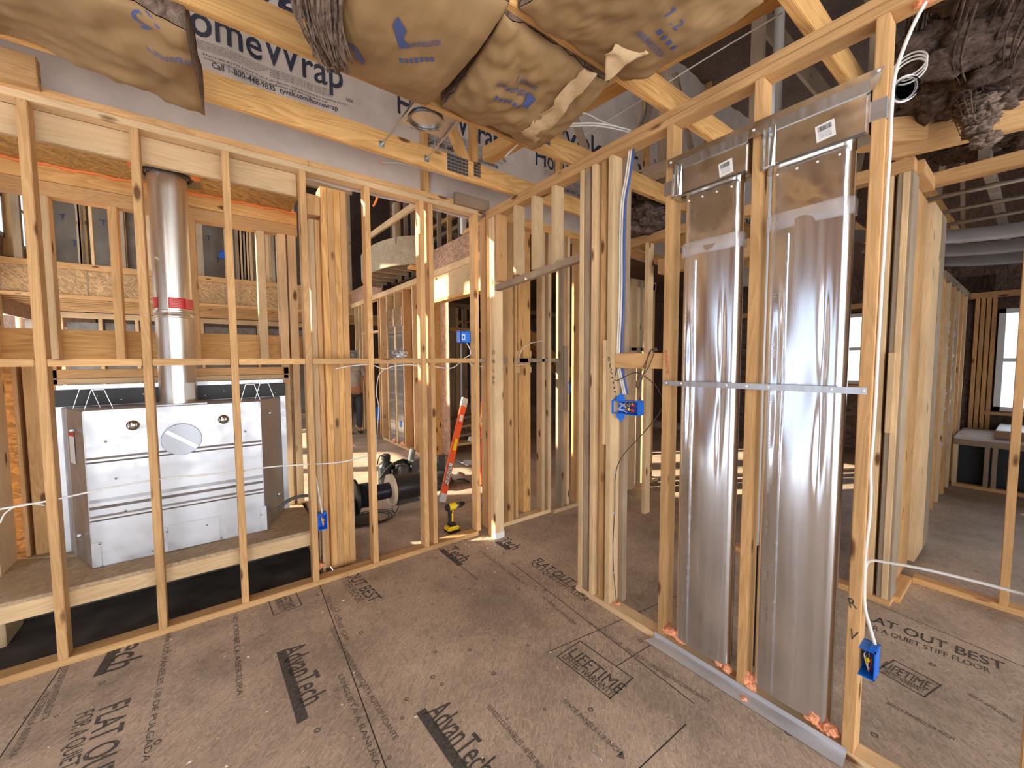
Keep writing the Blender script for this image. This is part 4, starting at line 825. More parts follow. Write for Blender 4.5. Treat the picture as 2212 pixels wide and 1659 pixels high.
# ================================================================== BLUE ELECTRICAL BOXES
def ebox(c, w_, h_, d, face, label, wires=True, ears=False, lid=False, group=None):
    """c centre of the open face, face = direction it looks"""
    f_ = Vector(face).normalized(); m = Matrix.Identity(4); x = Vector((0, 0, 1)).cross(f_).normalized(); z = f_.cross(x)
    m = Matrix((x, f_, z)).transposed().to_4x4(); m.translation = Vector(c)
    r_ = empty('electrical_box', c, label, 'electrical box', group)
    bm = bmesh.new(); t = .004
    addbox(bm, -w_/2, w_/2, -d, -d+t, -h_/2, h_/2); addbox(bm, -w_/2, -w_/2+t, -d, 0, -h_/2, h_/2); addbox(bm, w_/2-t, w_/2, -d, 0, -h_/2, h_/2)
    addbox(bm, -w_/2, w_/2, -d, 0, -h_/2, -h_/2+t); addbox(bm, -w_/2, w_/2, -d, 0, h_/2-t, h_/2)
    addbox(bm, -w_/2-.004, -w_/2+.012, -d, -.01, h_/2-.001, h_/2+.005); addbox(bm, w_/2-.02, w_/2, -d*.8, -.01, h_/2-.001, h_/2+.006)
    if lid: addbox(bm, -w_/2, w_/2, -.004, .0, -h_/2, h_/2)
    mesh_obj('box_shell', bm, BLUE, r_, m)
    if ears:
        for s in (-1, 1):
            bm = bmesh.new(); P = [(-w_*.32, s*h_/2), (-w_*.02, s*h_/2), (-w_*.02, s*(h_/2+.02)), (-w_*.16, s*(h_/2+.045)), (-w_*.32, s*(h_/2+.02))]
            V = [bm.verts.new((x_, -.006, z_)) for x_, z_ in P]; f2 = bm.faces.new(V); g = bmesh.ops.extrude_face_region(bm, geom=[f2])
            for e in g['geom']:
                if isinstance(e, bmesh.types.BMVert): e.co.y -= .004
            bmesh.ops.recalc_face_normals(bm, faces=bm.faces[:]); mesh_obj('mounting_ear', bm, BLUE, r_, m)
    if wires:
        rnd = random.Random(int(w_*10000+h_*777)); cols = [WIREW, BLACK, WIREW, YEL, RED, simple('copper', (.5, .2, .08), .3, 1), WIREB]
        for k in range(5 if w_ < .08 else 14):
            a = Vector((rnd.uniform(-.3, .35)*w_, -d*.8, rnd.uniform(-.35, .4)*h_)); b = Vector((rnd.uniform(-.3, .4)*w_, -d*.2, rnd.uniform(-.35, .35)*h_)); c2 = Vector((rnd.uniform(-.1, .4)*w_, -d*.4, rnd.uniform(-.4, .2)*h_))
            P = [m @ p for p in (a, (a+b)/2+Vector((rnd.uniform(-.01, .01), 0, .01)), b, c2)]
            tube('wire', P, .0017, cols[k % 6], r_, seg=5, n=5)
        for k in range(1 if w_ < .08 else 4):
            p = m @ Vector((w_*rnd.uniform(.0, .33), -d*.25, h_*rnd.uniform(-.3, .3))); blob('wire_nut', p, .007, .007, .010, YEL if k % 2 == 0 else RED, r_, k, .1, 2)
    return r_, m
ebox(q(1867, 1432, 'x', 1.937)+Vector((0, 0, 0)), .062, .112, .075, (-1, 0, 0), 'open blue single box low on the right stud with white cable entering')
ebox(q(1349, 881, 'x', 1.95), .175, .082, .07, (-1, -.15, 0), 'large open blue box crammed with coloured wires below the white and blue cables', ears=True)
ebox(q(697, 1128, 'y', 2.985), .062, .112, .07, (0, -1, 0), 'small open blue box low on the left wall beside the wide post')
r_, m = ebox(q(1006, 728, 'y', 2.985), .098, .10, .075, (0, -1, 0), 'closed blue box with white square sticker above the left wall rail', wires=False, lid=True)
bm = bmesh.new(); addbox(bm, -.038, -.006, .0, .0012, -.028, .022); mesh_obj('sticker', bm, WHITE, r_, m); bm = bmesh.new(); addbox(bm, -.031, -.013, .0012, .0018, -.018, .012); mesh_obj('sticker_panel', bm, BLUE, r_, m)
ebox(q(1228, 838, 'y', 2.94), .06, .105, .05, (0, -1, 0), 'small blue box on a stud seen through the doorway', wires=False)
ebox(q(816, 893, 'x', 2.66), .14, .26, .06, (-1, 0, 0), 'blue box hanging on the far stud wall behind the white loop', wires=False, lid=True)
ebox(q(865, 916, 'x', 2.67), .07, .11, .05, (-1, 0, 0), 'tiny blue box between the far small ducts', wires=False)
ebox(q(969, 808, 'y', 6.6), .07, .12, .05, (0, -1, 0), 'dark navy box in the dim room beyond the opening', wires=False)
ebox(q(482, 550, 'y', 10.0), .13, .16, .05, (0, -1, 0), 'blue box high on the upper floor wall right of the flue', wires=False)
# crumpled foil ball on the rail
tag(blob('foil_ball', q(863, 764, 'y', 3.0)+Vector((0, 0, -.001)), .052, .04, .028, FOIL, None, 5, .7, 5, 2.2), 'crumpled foil ball resting on the left wall rail', 'foil')
tag(tube('orange_tag', pxs([(815, 405), (817, 420), (812, 435), (806, 445), (813, 432), (812, 412)], 'y', 3.2), .012, FOAMO, flat=.3), 'orange plastic ribbon hanging near the top of the left wall', 'ribbon')
# nail on the floor
nl = empty('nail', q(1665, 1410, 'z', 0) if False else q(1285, 1630, 'z', .004), 'loose silver nail lying on the floor near the printed arrow', 'nail')
a, b = q(1281, 1620, 'z', .004), q(1301, 1643, 'z', .004); tube('shank', [a, b], .0022, STEEL, nl, smooth=False); lathe('nail_head', [(.005, 0), (.005, .0015), (0, .0015)], STEEL, nl, axis_m(a, a-b), 12)
# arrow head after SPACE PANELS
A, B = fl(1338, 1628), fl(1350, 1640); e = (B-A).normalized(); n_ = Vector((-e.y, e.x, 0)); poly('floor_print', [A+n_*.02, B, A-n_*.02], INKL, floor)
# ================================================================== PVC PIPES
def pipe(a, b, r_, m_, label): return tag(tube('pvc_pipe', [Vector(a), Vector(b)], r_, m_, smooth=False, seg=16), label, 'pipe')
p = q(1631, 1100, 'x', 2.16); pipe((2.16, p.y, q(1632, 1175, 'x', 2.16).z), (2.16, p.y, 2.95), .024, PVC, 'white vertical plastic pipe behind the stud between the ducts')
tag(box('pipe_stub', 2.13, 2.19, p.y-.03, p.y+.03, .02, q(1632, 1175, 'x', 2.16).z, BLACK), 'black pipe end below the white plastic pipe', 'pipe')
p = q(1141, 900, 'y', 3.9); pipe((p.x, 3.9, .05), (p.x, 3.9, 2.6), .022, PVC, 'tall thin white pipe seen through the doorway studs')
p = q(1683, 60, 'x', 3.0); pipe((3.0, p.y, 2.9), (3.0, p.y, 4.4), .03, simple('grey_pipe', (.30, .27, .24), .6), 'grey vertical vent pipe in the dark attic')
a, b = q(1930, 165, 'x', 3.2), q(2212, 20, 'x', 3.6); pipe(a, b, .035, simple('attic_pipe', (.33, .29, .26), .6), 'long grey pipe crossing the dark attic at upper right')
# ================================================================== GREAT ROOM BEYOND THE FIREPLACE
gb = empty('wall_north', (0, 9.8, 0), kind='structure')
BY = 9.8; zt_, zb_ = q(250, 590, 'y', BY).z, q(250, 648, 'y', BY).z
box('rim_board', -3.0, 2.75, BY, BY+.04, zb_+.04, zt_, OSBY, gb); box('sole_plate', -3.0, 2.75, BY-.02, BY+.12, zt_, zt_+.10, STUD, gb); box('flange', -3.0, 2.75, BY-.03, BY+.05, zb_, zb_+.04, STUD, gb)
for k in range(7): x = -2.6+.95*k; box('stiffener', x, x+.02, BY-.003, BY, zb_+.04, zt_, OLD_DARK, gb)
for u_, mt, w_ in ((30, GREY, .09), (168, GREY, .05), (172, PALE, .03), (196, PALE, .04), (237, PALE, .05), (262, GREY, .05), (318, PALE, .05), (424, GREY, .10), (484, PALE, .06), (538, PALE, .04), (585, GREY, .05), (630, PALE, .06), (655, GREY, .05), (690, PALE, .08), (712, GREY, .06), (745, PALE, .07), (752, GREY, .05)):
    x = qx(u_, 520, BY+.05); box('stud', x, x+w_, BY, BY+.10, zt_+.10, 6.2, mt, gb)
for k in range(5): x = qx(507+7*k, 520, BY+.2); box('stud', x, x+.085, BY+.14, BY+.25, zt_+.05, 5.6, PALE if k % 2 else GREY, gb)
for k in range(3): x = qx(572+6*k, 520, BY+.2); box('stud', x, x+.06, BY+.14, BY+.25, zt_+.05, 5.6, PALE, gb)
box('top_plate', -3.0, 2.75, BY-.01, BY+.11, 5.42, 5.55, PALE, gb)
for k in range(6): box('upper_plate', -2.6, 1.2, BY+2.3+.02*k, BY+2.32+.02*k, 5.5+.06*k, 5.54+.06*k, PALE, gb)
# kraft insulation on the upper far wall, one batt per stud bay
kl = []
for k in range(9):
    x = -3.2+k*.60; root = tag(None, '') if False else empty('wall_batt', (x, 12.3, 3.4), 'kraft insulation batt in the upper far wall bay %s' % ('left of the flue' if k < 5 else 'right of the flue'), 'insulation', 'upper far wall batts '+('left' if k < 5 else 'right'))
    bm = bmesh.new(); G = [[bm.verts.new((x+.56*i/10, 12.3-.05*math.sin(math.pi*i/10)+.03*_n.noise(Vector((k*3+i*.4, j*.5, 0))), 3.2+3.0*j/24)) for j in range(25)] for i in range(11)]
    for i in range(10):
        for j in range(24): bm.faces.new((G[i][j], G[i+1][j], G[i+1][j+1], G[i][j+1]))
    mesh_obj('kraft_facing', bm, simple('grey_kraft', srgb(150, 138, 124), .8, noise=.2, nscale=3, bump=.5) if k == 0 else bpy.data.materials['grey_kraft'], root, smooth=True)
    for j in range(5): bm = bmesh.new(); put_text(bm, 'T', lambda a, b, j=j: Vector((x+.2+.16*(j % 2)+a, 12.22, 3.5+.5*j+b)), .16, .10, True); mesh_obj('blue_print', bm, INKB, root)
wf = empty('wall_north_upper', (0, 11.4, 3), kind='structure')
for k in range(10): box('stud', -3.24+k*.6, -3.20+k*.6, 12.2, 12.34, 3.2, 6.2, STUD, wf)
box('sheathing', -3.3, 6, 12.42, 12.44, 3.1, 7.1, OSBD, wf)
cable([(-2.4, 9.7, 4.85), (-1.6, 9.72, 4.7), (-.8, 9.72, 4.68), (.1, 9.72, 4.5), (.5, 9.72, 4.45)], .012, WIREW, 'thin white cable strung across the upper far studs')
# ceiling joists of the room under the upper floor
jj = empty('ceiling_joists', (0, 12, zb_), kind='structure')
for k in range(9): y = 9.95+.31*k; box('joist', -3.0, 6.0, y, y+.04, zb_, zb_+.04, STUD, jj, 0); box('joist_web', -3.0, 6.0, y+.018, y+.03, zb_+.04, zb_+.28, OSBD, jj, 0)
box('subfloor_above', -3.0, 6, 9.9, 17.4, zb_+.3, zb_+.32, OSBD, jj, 0)  # dark colour here and on the webs stands in for shade between joists
wb = empty('wall_far', (0, 17, 0), kind='structure')
box('sheathing', -5, 9.4, 17.3, 17.32, 0, 7, OSBD, wb); box('top_plate', -4, 2.6, 12.7, 12.8, zb_-.12, zb_-.002, PALE, wb); box('bottom_plate', -4, 2.6, 12.7, 12.8, 0, .05, PALE, wb)
for k in range(10): x = -3.2+.6*k; box('stud', x, x+.06, 12.7, 12.8, .05, zb_-.12, PALE, wb)
for k in range(9):
    x = -3.12+.6*k; tag(box('grey_batt', x, x+.5, 12.90, 13.0, .05, zb_-.2, simple('grey_facing', srgb(128, 126, 122), .8, noise=.25, nscale=6, bump=.6) if k == 0 else bpy.data.materials['grey_facing']), 'grey insulation panel between far studs under the upper floor', 'insulation', 'far grey wall batts')
# left outer wall of the great room with tall windows (throws the sun patches)
we = empty('wall_west', (-2.75, 7, 0), kind='structure')
def wallx(x, y0, y1, z0, z1, holes, mt, par, nm='sheathing', th=.02):
    ys = sorted({y0, y1, *[h[0] for h in holes], *[h[1] for h in holes]}); zs = sorted({z0, z1, *[h[2] for h in holes], *[h[3] for h in holes]})
    bm = bmesh.new()
    for a, b in zip(ys, ys[1:]):
        for c1, d1 in zip(zs, zs[1:]):
            if not any(h[0] <= a and b <= h[1] and h[2] <= c1 and d1 <= h[3] for h in holes): addbox(bm, x, x+th, a, b, c1, d1)
    bmesh.ops.remove_doubles(bm, verts=bm.verts[:], dist=.0001); return mesh_obj(nm, bm, mt, par)
H = [(6.9, 8.3, .5, 2.85), (8.55, 9.7, .5, 2.6), (6.2, 7.7, 3.5, 5.3), (8.1, 9.0, 3.75, 5.5), (9.95, 10.72, 3.7, 5.1), (10.85, 11.75, 3.7, 5.1), (4.6, 5.6, .5, 2.5), (4.4, 5.6, 3.5, 5.3), (10.3, 16.8, 0.4, 2.4)]
wallx(-2.80, 3.1, 17.3, 0, 7.1, H, OSBX, we)
for k in range(16): y = 4.0+.41*k; box('stud', -2.78+.0, -2.69, y, y+.038, .04, 3.3 if k < 20 else 0, PALE, we) if not any(h[0]-.03 < y < h[1] for h in H[:2]+H[5:6]) else None
for y in (8.02, 9.03, 9.88, 10.76, 11.8): box('stud', -2.78, -2.66, y, y+.06, 3.4, 6.6, STUD, we)
for i, (ya, yb) in enumerate(((9.95, 10.72), (10.85, 11.75))):
    wn = empty('window_%d' % (i+1), (-2.76, (ya+yb)/2, 4.4), kind='structure')
    for nm, y0, y1, z0, z1 in (('window_frame', ya, ya+.06, 3.7, 5.1), ('window_frame', yb-.06, yb, 3.7, 5.1), ('window_frame', ya, yb, 3.7, 3.77), ('window_frame', ya, yb, 5.03, 5.1), ('meeting_rail', ya, yb, 4.37, 4.43)): box(nm, -2.80, -2.74, y0, y1, z0, z1, VINYL, wn)
    box('glass', -2.775, -2.77, ya+.06, yb-.06, 3.77, 5.03, GLASS, wn, 0)
wallx(-2.66, -1.5, 3.16, 0, 5.6, [(.75, 1.55, .08, 2.35), (1.65, 2.5, .08, 2.35)], OSBX, empty('wall_west_near', (-2.66, 0, 0), kind='structure'))  # unseen wall, raised to stop the sun; openings added to brighten duct reflections
nh = empty('outdoor_wall', (-9, 2, 0), 'added blue grey wall, out of view, keeping sun off the near openings', 'house')  # unseen wall added to block the sun and show in metal reflections
box('wall', -9.2, -9, -6, 7.6, -1, 6.6, BACKSIDE, nh)
# wall with the curved balcony, running away along x = 2.68
BX = 2.68
wg = empty('wall_east', (BX, 6, 0), kind='structure')
zr0, zr1 = 2.90, 3.21
box('rim_board', BX, BX+.03, 4.0, 5.62, zr0, zr1, OSBX, wg); box('rim_board', BX, BX+.03, 7.75, 9.8, zr0, zr1, OSBX, wg)
box('top_plate', BX-.02, BX+.12, 4.0, 9.8, 2.81, 2.90, PALE, wg); box('door_header', BX-.01, BX+.11, 4.05, 5.56, 2.47, 2.81, PALE, wg); box('door_header', BX-.02, BX+.12, 4.05, 5.56, 2.43, 2.47, PINE, wg)
box('bottom_plate', BX, BX+.12, 5.56, 7.9, 0, .04, PALE, wg); box('bottom_plate', BX, BX+.12, 9.2, 9.8, 0, .04, PALE, wg)
for y, mt in ((5.56, PINE), (5.60, PALE), (5.95, PALE), (6.28, PALE), (6.68, STUD), (7.08, PALE), (7.5, PALE), (7.86, PALE), (7.98, STUD), (9.05, PALE), (9.3, PALE), (9.6, PALE)): box('stud', BX, BX+.14, y, y+.04, .04, 2.81, mt, wg)
box('door_header', BX, BX+.1, 8.0, 9.1, 2.15, 2.19, PALE, wg)
for y in (4.0, 4.06): box('stud', BX, BX+.12, y, y+.04, 0, 2.43, PINE, wg)
box('sheathing', BX+.30, BX+.31, 5.6, 7.95, .04, 2.8, OSBX, wg)
for k, y in enumerate((6.75, 7.15)):
    d_ = empty('wall_duct', (BX+.03, y, 0), 'small distant silver wall duct, %s of the far pair' % ('right' if k == 0 else 'left'), 'duct', 'distant ducts in the far stud wall')
    box('duct_body', BX+.0, BX+.09, y, y+.30, .06, 2.2, GALV, d_, .02); box('boot', BX-.02, BX+.09, y-.02, y+.33, 2.2, 2.52, GALV2, d_, .01)
for k in range(2): tag(blob('foam_dab', (BX+.02, 6.85+.4*k, .07), .05, .09, .04, FOAM, None, 40+k, .5, 3), 'small orange foam lump at the foot of a distant duct', 'foam', 'foam at the far duct feet')
# curved balcony
bc = empty('curved_balcony', (BX, 6.7, 3.0), 'curved overhanging balcony floor edge faced with strand board', 'balcony')
zc0, zc1 = 2.99, 3.40
CYc, RY, RXc = 6.65, 1.15, .62
def bal(a, ins=0): return Vector((BX+.02-(RXc-ins)*math.sin(a)**.8 if math.sin(a) > 1e-6 else BX+.02, CYc-(RY-ins)*math.cos(a), 0))
bm = bmesh.new(); n = 48; A = []
for i in range(n+1):
    a = math.pi*i/n; o_, i_ = bal(a), bal(a, .03); A.append([bm.verts.new((p.x, p.y, z)) for p, z in ((o_, zc0), (o_, zc1), (i_, zc1), (i_, zc0))])
for i in range(n):
    for k in range(4): bm.faces.new((A[i][k], A[i+1][k], A[i+1][(k+1) % 4], A[i][(k+1) % 4]))
OSBC = osb('curved_board', (.40, .33, .22), rot=(0, R(90), 0), scale=1.2, contrast=.3)
mesh_obj('curved_rim', bm, OSBC, bc, smooth=False)
bm = bmesh.new(); Vt = [bm.verts.new(bal(math.pi*i/n, .03)+Vector((0, 0, zc1-.03))) for i in range(n+1)]; bm.faces.new(Vt); mesh_obj('balcony_deck', bm, OSBD, bc)
for k in range(6):
    y = 5.75+.34*k; xx = BX-RXc*max(0, 1-((y-CYc)/RY)**2)**.5*.93; box('joist', xx, BX, y, y+.05, zc0+.01, zc0+.26, OLD_DARK, bc)
box('joint_strap', BX-.03, BX-.0, 5.60, 5.68, zr0, zr1+.03, GALV2, bc); box('plate_cap', BX-.3, BX, 5.6, 5.75, 2.94, 2.985, STUD, bc)
text('board_stamp', 'TJ P4', (BX-.36, 5.80, 3.02), (.45, -.3, 0), (0, 0, 1), .22, INKB, bc, .12, True)
rl_ = empty('stair_railing', (2.3, 6.6, 3.4), 'temporary wooden guard rail and post above the curved balcony', 'railing')
p0 = q(858, 560, 'x', 2.25); p0z = q(858, 434, 'x', 2.25).z; box('rail_post', 2.23, 2.28, p0.y, p0.y+.12, zc1-.1, p0z, GREY, rl_)
beam('handrail', q(800, 510, 'x', 2.2), q(905, 437, 'x', 2.2), .04, .09, PALE, rl_)
# framing behind the balcony on the upper floor
wu = empty('wall_upper_inner', (4.2, 7, 3), kind='structure')
for k in range(14): y = 4.6+.45*k; box('stud', 3.9, 3.99, y, y+.05, 3.25, 5.9, OLD_DARK if k % 3 else STUD, wu)
for k, (z, mt) in enumerate(((4.6, OLD_DARK), (4.0, STUD), (4.9, STUD), (3.6, OLD_DARK))): box('blocking', 4.6, 4.7, 4, 10, z, z+.09, mt, wu)
box('sheathing', 5.6, 5.62, 3.2, 12.4, 3.2, 7.1, OSBD, wu); box('sill_plate', 3.88, 4.0, 4, 10.5, 3.2, 3.26, STUD, wu)
for k in range(7): beam('rafter', (2.8, 4+.9*k, 6.6), (5.6, 4+.9*k, 4.6), .05, .14, OLD_DARK, wu)
box('corner_stud', 2.64, 2.70, 4.55, 4.62, 3.22, 4.6, VINYL, wu)
for k in range(3): box('corner_stud', 2.68, 2.72, 4.25+.08*k, 4.30+.08*k, 3.26, 4.6, PALE, wu)
box('top_sill', 2.66, 2.75, 4.0, 4.62, 3.21, 3.26, STUD, wu)
# dim rooms beyond the opening
wd_ = empty('wall_inner', (6, 6, 0), kind='structure')
for u_, mt, w_ in ((940, PALE, .05), (973, GREY, .12), (985, PALE, .08), (1003, OLD_DARK, .08), (1020, GREY, .05), (950, OLD_DARK, .05), (1045, OLD_DARK, .06), (1085, OLD_DARK, .1)):
    x = qx(u_, 800, 7.6); box('stud', x, x+w_, 7.6, 7.7, 0, 2.7, mt, wd_)
box('blocking', 4.0, 6.6, 7.58, 7.66, 2.20, 2.28, PINE, wd_); box('top_plate', 3.6, 8, 7.6, 7.7, 2.7, 2.8, OLD_DARK, wd_)
for k in range(8): x = 3.6+.75*k; box('stud', x, x+.07, 11.6, 11.7, 0, 2.5, OLD_DARK, wd_)
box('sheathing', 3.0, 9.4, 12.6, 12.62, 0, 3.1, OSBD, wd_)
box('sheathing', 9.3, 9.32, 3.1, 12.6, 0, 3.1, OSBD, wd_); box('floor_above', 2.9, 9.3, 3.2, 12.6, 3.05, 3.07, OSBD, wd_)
sr = empty('staircase', (5.5, 6, 0), 'rough wooden stair framing in the dim room beyond the opening', 'stairs')
for k in range(4): a = Vector((4.3+.12*k, 6.4, 2.75-.02*k)); beam('stringer', a+Vector((.0, .25*k, 0)), (7.2+.12*k, 6.4+.25*k, .8), .05, .2, PLY, sr)
for k in range(4): beam('tread', q(975, 905+18*k, 'y', 6.6-.25*k), q(1048, 890+20*k, 'y', 6.6-.25*k), .25, .04, PALE if k % 2 else GREY, sr)
gs = empty('door_1', (5.2, 8, 0), kind='structure'); box('door_frame', 5.1, 5.16, 8.9, 8.98, 0, 2.1, PVC, gs); box('door_frame', 5.6, 5.66, 8.9, 8.98, 0, 2.1, PVC, gs); box('door_frame', 5.1, 5.66, 8.9, 8.98, 2.05, 2.1, PVC, gs)
# ================================================================== ROOMS TO THE RIGHT
w2 = empty('wall_closet', (3.4, 1.5, 0), kind='structure')
CX = 3.38
def qy(u, v, x): return q(u, v, 'x', x).y
box('bottom_plate', CX, CX+.089, .50, 1.5, 0, .038, STUD, w2); box('top_plate', CX, CX+.089, .50, 3.0, 2.70, 2.78, STUD, w2)
box('bottom_plate', CX+.09, 3.88, .47, .56, 0, .038, STUD, w2); box('top_plate', CX+.09, 3.90, .47, .56, 2.70, 2.78, PLY, w2)
for u0_, u1_, mt, dx in ((1896, 1909, PALE, 0), (1912, 1926, OLD_DARK, .04), (1928, 1944, PALE, 0)):
    a, b = sorted((qy(u0_, 800, CX), qy(u1_, 800, CX))); box('stud', CX+dx, CX+.089+dx, a, max(b, a+.03), .038, 2.70, mt, w2)
a, b = sorted((qy(1914, 850, CX-.02), qy(1929, 850, CX-.02))); box('spacer_block', CX-.02, CX, a, b, q(1920, 935, 'x', CX).z, q(1920, 762, 'x', CX).z, PALE, w2)
for u0_, u1_, mt in ((1946, 1958, GREY), (1959, 1980, PLY), (1981, 1992, PLY), (1995, 2012, PALE), (2013, 2022, GREY)):
    a, b = sorted((qx(u0_, 800, .51), qx(u1_, 800, .51)))
    box('stud', a, b, .50 if mt is not PLY else .53, .57, .038, 2.70, mt, w2)
for k in range(6): box('stud', CX+.0, CX+.089, 1.1+.4*k, 1.14+.4*k, 0 if k > 3 else .038, 2.70, PALE if k % 2 else STUD, w2) if k > 2 else None
box('header', CX, CX+.089, 1.0, 2.2, 2.38, 2.52, PLY, w2)
w3 = empty('wall_bath', (3.9, -.2, 0), kind='structure')
box('bottom_plate', 3.88, 3.97, -1.3, .47, 0, .038, STUD, w3); box('top_plate', 3.88, 3.97, -1.6, .50, q(2100, 365, 'x', 3.88).z-.04, q(2100, 365, 'x', 3.88).z+.04, STUD, w3)
a = qy(2175, 1200, 3.88); box('stud', 3.88, 3.97, a-.02, a+.02, .038, 2.7, PLY, w3)
tag(beam('ceiling_joist', (3.35, .62, 2.86), (3.8, -1.2, 2.86), .05, .14, STUD), 'pale joist slanting away above the bathroom doorway', 'joist')
tag(beam('ceiling_joist', (3.0, .9, 2.92), (3.45, .45, 2.92), .12, .14, STUD), 'short wide board above the right closet corner', 'joist')
for k, y in enumerate((.25, -.45)):
    tag(box('ceiling_joist', 4.0, 8.8, y, y+.05, 2.86, 2.95, simple('dusty', (.30, .23, .18), .8, noise=.3, nscale=9) if k == 0 else bpy.data.materials['dusty']), 'dusty joist running over the bathroom, %s' % ('nearest the closet corner' if k == 0 else 'right of the dusty one'), 'joist')
for k in range(3):
    x = 4.6+.5*k; mb_ = tag(tube('metal_channel', [(x, .9, 2.84), (x+.05, -1.6, 2.84)], .032, STEEL, smooth=False, seg=4, flat=.6), 'bright metal ceiling channel over the bathroom doorway', 'metal channel', 'metal channels on the bathroom ceiling')
for k in range(3):
    pts = [(5.0+.7*k, 1.2, 2.78), (5.1+.7*k, .5, 2.62), (5.15+.7*k, -.2, 2.60), (5.2+.7*k, -1.0, 2.72)]
    tag(tube('plastic_sheet', pts, .10, simple('grey_sheet', (.26, .24, .235), .5, noise=.25, nscale=4, bump=.5) if k == 0 else bpy.data.materials['grey_sheet'], flat=.25), 'grey plastic wrapped insulation sagging from the bathroom ceiling', 'plastic sheet', 'sagging wrapped insulation in the bathroom')
EX = 8.3
wx = empty('wall_bath_far', (EX, 0, 0), kind='structure')
y0, y1 = qy(2220, 800, EX)-.9, qy(2150, 800, EX); z0, z1 = q(2150, 888, 'x', EX).z, q(2150, 668, 'x', EX).z
yc0, yc1 = qy(1870, 800, EX), qy(1823, 800, EX)+.25; zc_0, zc_1 = q(1840, 830, 'x', EX).z, q(1840, 678, 'x', EX).z
wallx(EX+.12, -3.0, 4.5, 0, 3.0, [(y0, y1, z0, z1), (yc0-.3, yc1, zc_0, zc_1)], OSBD, wx)
bm = bmesh.new(); addbox(bm, EX+.08, EX+.11, y1+.05, yc0-.4, .4, 2.7)
mesh_obj('cavity_insulation', bm, FIBD, wx); box('cavity_insulation', EX+.08, EX+.11, -3, 4.4, z1+.1, 2.9, FIBD, wx, 0); box('cavity_insulation', EX+.08, EX+.11, yc1+.05, 4.4, .0, 2.9, FIBD, wx, 0); box('cavity_insulation', EX+.08, EX+.11, yc0-.35, yc1+.05, .1, zc_0-.1, FIBD, wx, 0)
box('top_plate', EX, EX+.14, -3, 4.5, 2.38, 2.46, STUD, wx)
for y in (y1+.02, y1+.07, y1+.12, y1+.17, y1+.5, y1+1.02, yc0-.36, yc1+.02, yc1+.07, yc1+.6, yc1+1.0): box('stud', EX, EX+.14, y, y+.04, .04, 2.38, STUD if y < 2 else OLD_DARK, wx)
for i, (ya, yb, za, zb) in enumerate(((y0, y1, z0, z1), (yc0-.3, yc1, zc_0, zc_1))):
    wn = empty('window_%d' % (i+3), (EX+.1, (ya+yb)/2, za), kind='structure'); t = .06
    box('window_frame', EX+.02, EX+.13, yb-t, yb, za, zb, VINYL, wn); box('window_frame', EX+.02, EX+.13, ya, ya+t, za, zb, VINYL, wn); box('window_frame', EX+.02, EX+.13, ya, yb, zb-t, zb, VINYL, wn); box('window_frame', EX+.02, EX+.13, ya, yb, za, za+t, VINYL, wn)
    box('meeting_rail', EX+.05, EX+.11, ya, yb, (za+zb)/2-.02, (za+zb)/2+.03, VINYL, wn); box('glass', EX+.09, EX+.095, ya+t, yb-t, za+t, zb-t, GLASS, wn, 0); box('window_sill', EX-.03, EX+.12, ya-.05, yb+.08, za-.05, za-.01, STUD, wn)
nb = empty('outdoor_wall', (15, 0, 0), 'pale half-built house across the way seen through the right windows', 'house')
box('wall', 15, 15.2, -8, 8, -1, 2.9, BACKING, nb)
for k in range(5): box('window', 14.95, 15.0, -3.4+1.35*k, -3.0+1.35*k, 1.2+.9*(k % 2), 1.6+.9*(k % 2), BIN, nb)
wn_ = empty('bath_light_block', (6, -1.9, 0), kind='structure'); box('sheathing', 3.95, 8.4, -1.92, -1.9, 0, 2.95, OSBD, wn_)  # unseen wall added to cut daylight and darken the bathroom
# short side wall of the bathroom with crumpled white insulation
ws = empty('wall_bath_side', (7.5, .95, 0), kind='structure')
for k, u_ in enumerate((2022, 2032, 2043, 2054, 2064, 2072, 2080)): x = qx(u_, 800, .60); box('stud', x, x+.05, .60, .70, 0, 2.4, STUD if k % 2 else PALE, ws)
box('top_plate', 5.9, 8.3, .60, .70, 2.38, 2.46, OLD_DARK, ws); box('sheathing', 5.9, 8.3, .705, .72, 0, 2.4, OSBY, ws)
for k in range(2):
    bm = bmesh.new(); x = qx(2045+12*k, 800, .60)+.05; G = [[bm.verts.new((x+.2*i/8+.03*_n.noise(Vector((i, j*.6, k*9))), .63+.04*_n.noise(Vector((i*.8, j*.9, k*5))), .5+1.7*j/40)) for j in range(41)] for i in range(9)]
    for i in range(8):
        for j in range(40): bm.faces.new((G[i][j], G[i+1][j], G[i+1][j+1], G[i][j+1]))
    tag(mesh_obj('crumpled_facing', bm, simple('white_facing', (.62, .58, .58), .6, noise=.3, nscale=20, bump=.8) if k == 0 else bpy.data.materials['white_facing'], smooth=True), 'crumpled white insulation facing in the bathroom side wall, left of the window', 'insulation', 'crumpled facing in the bathroom')
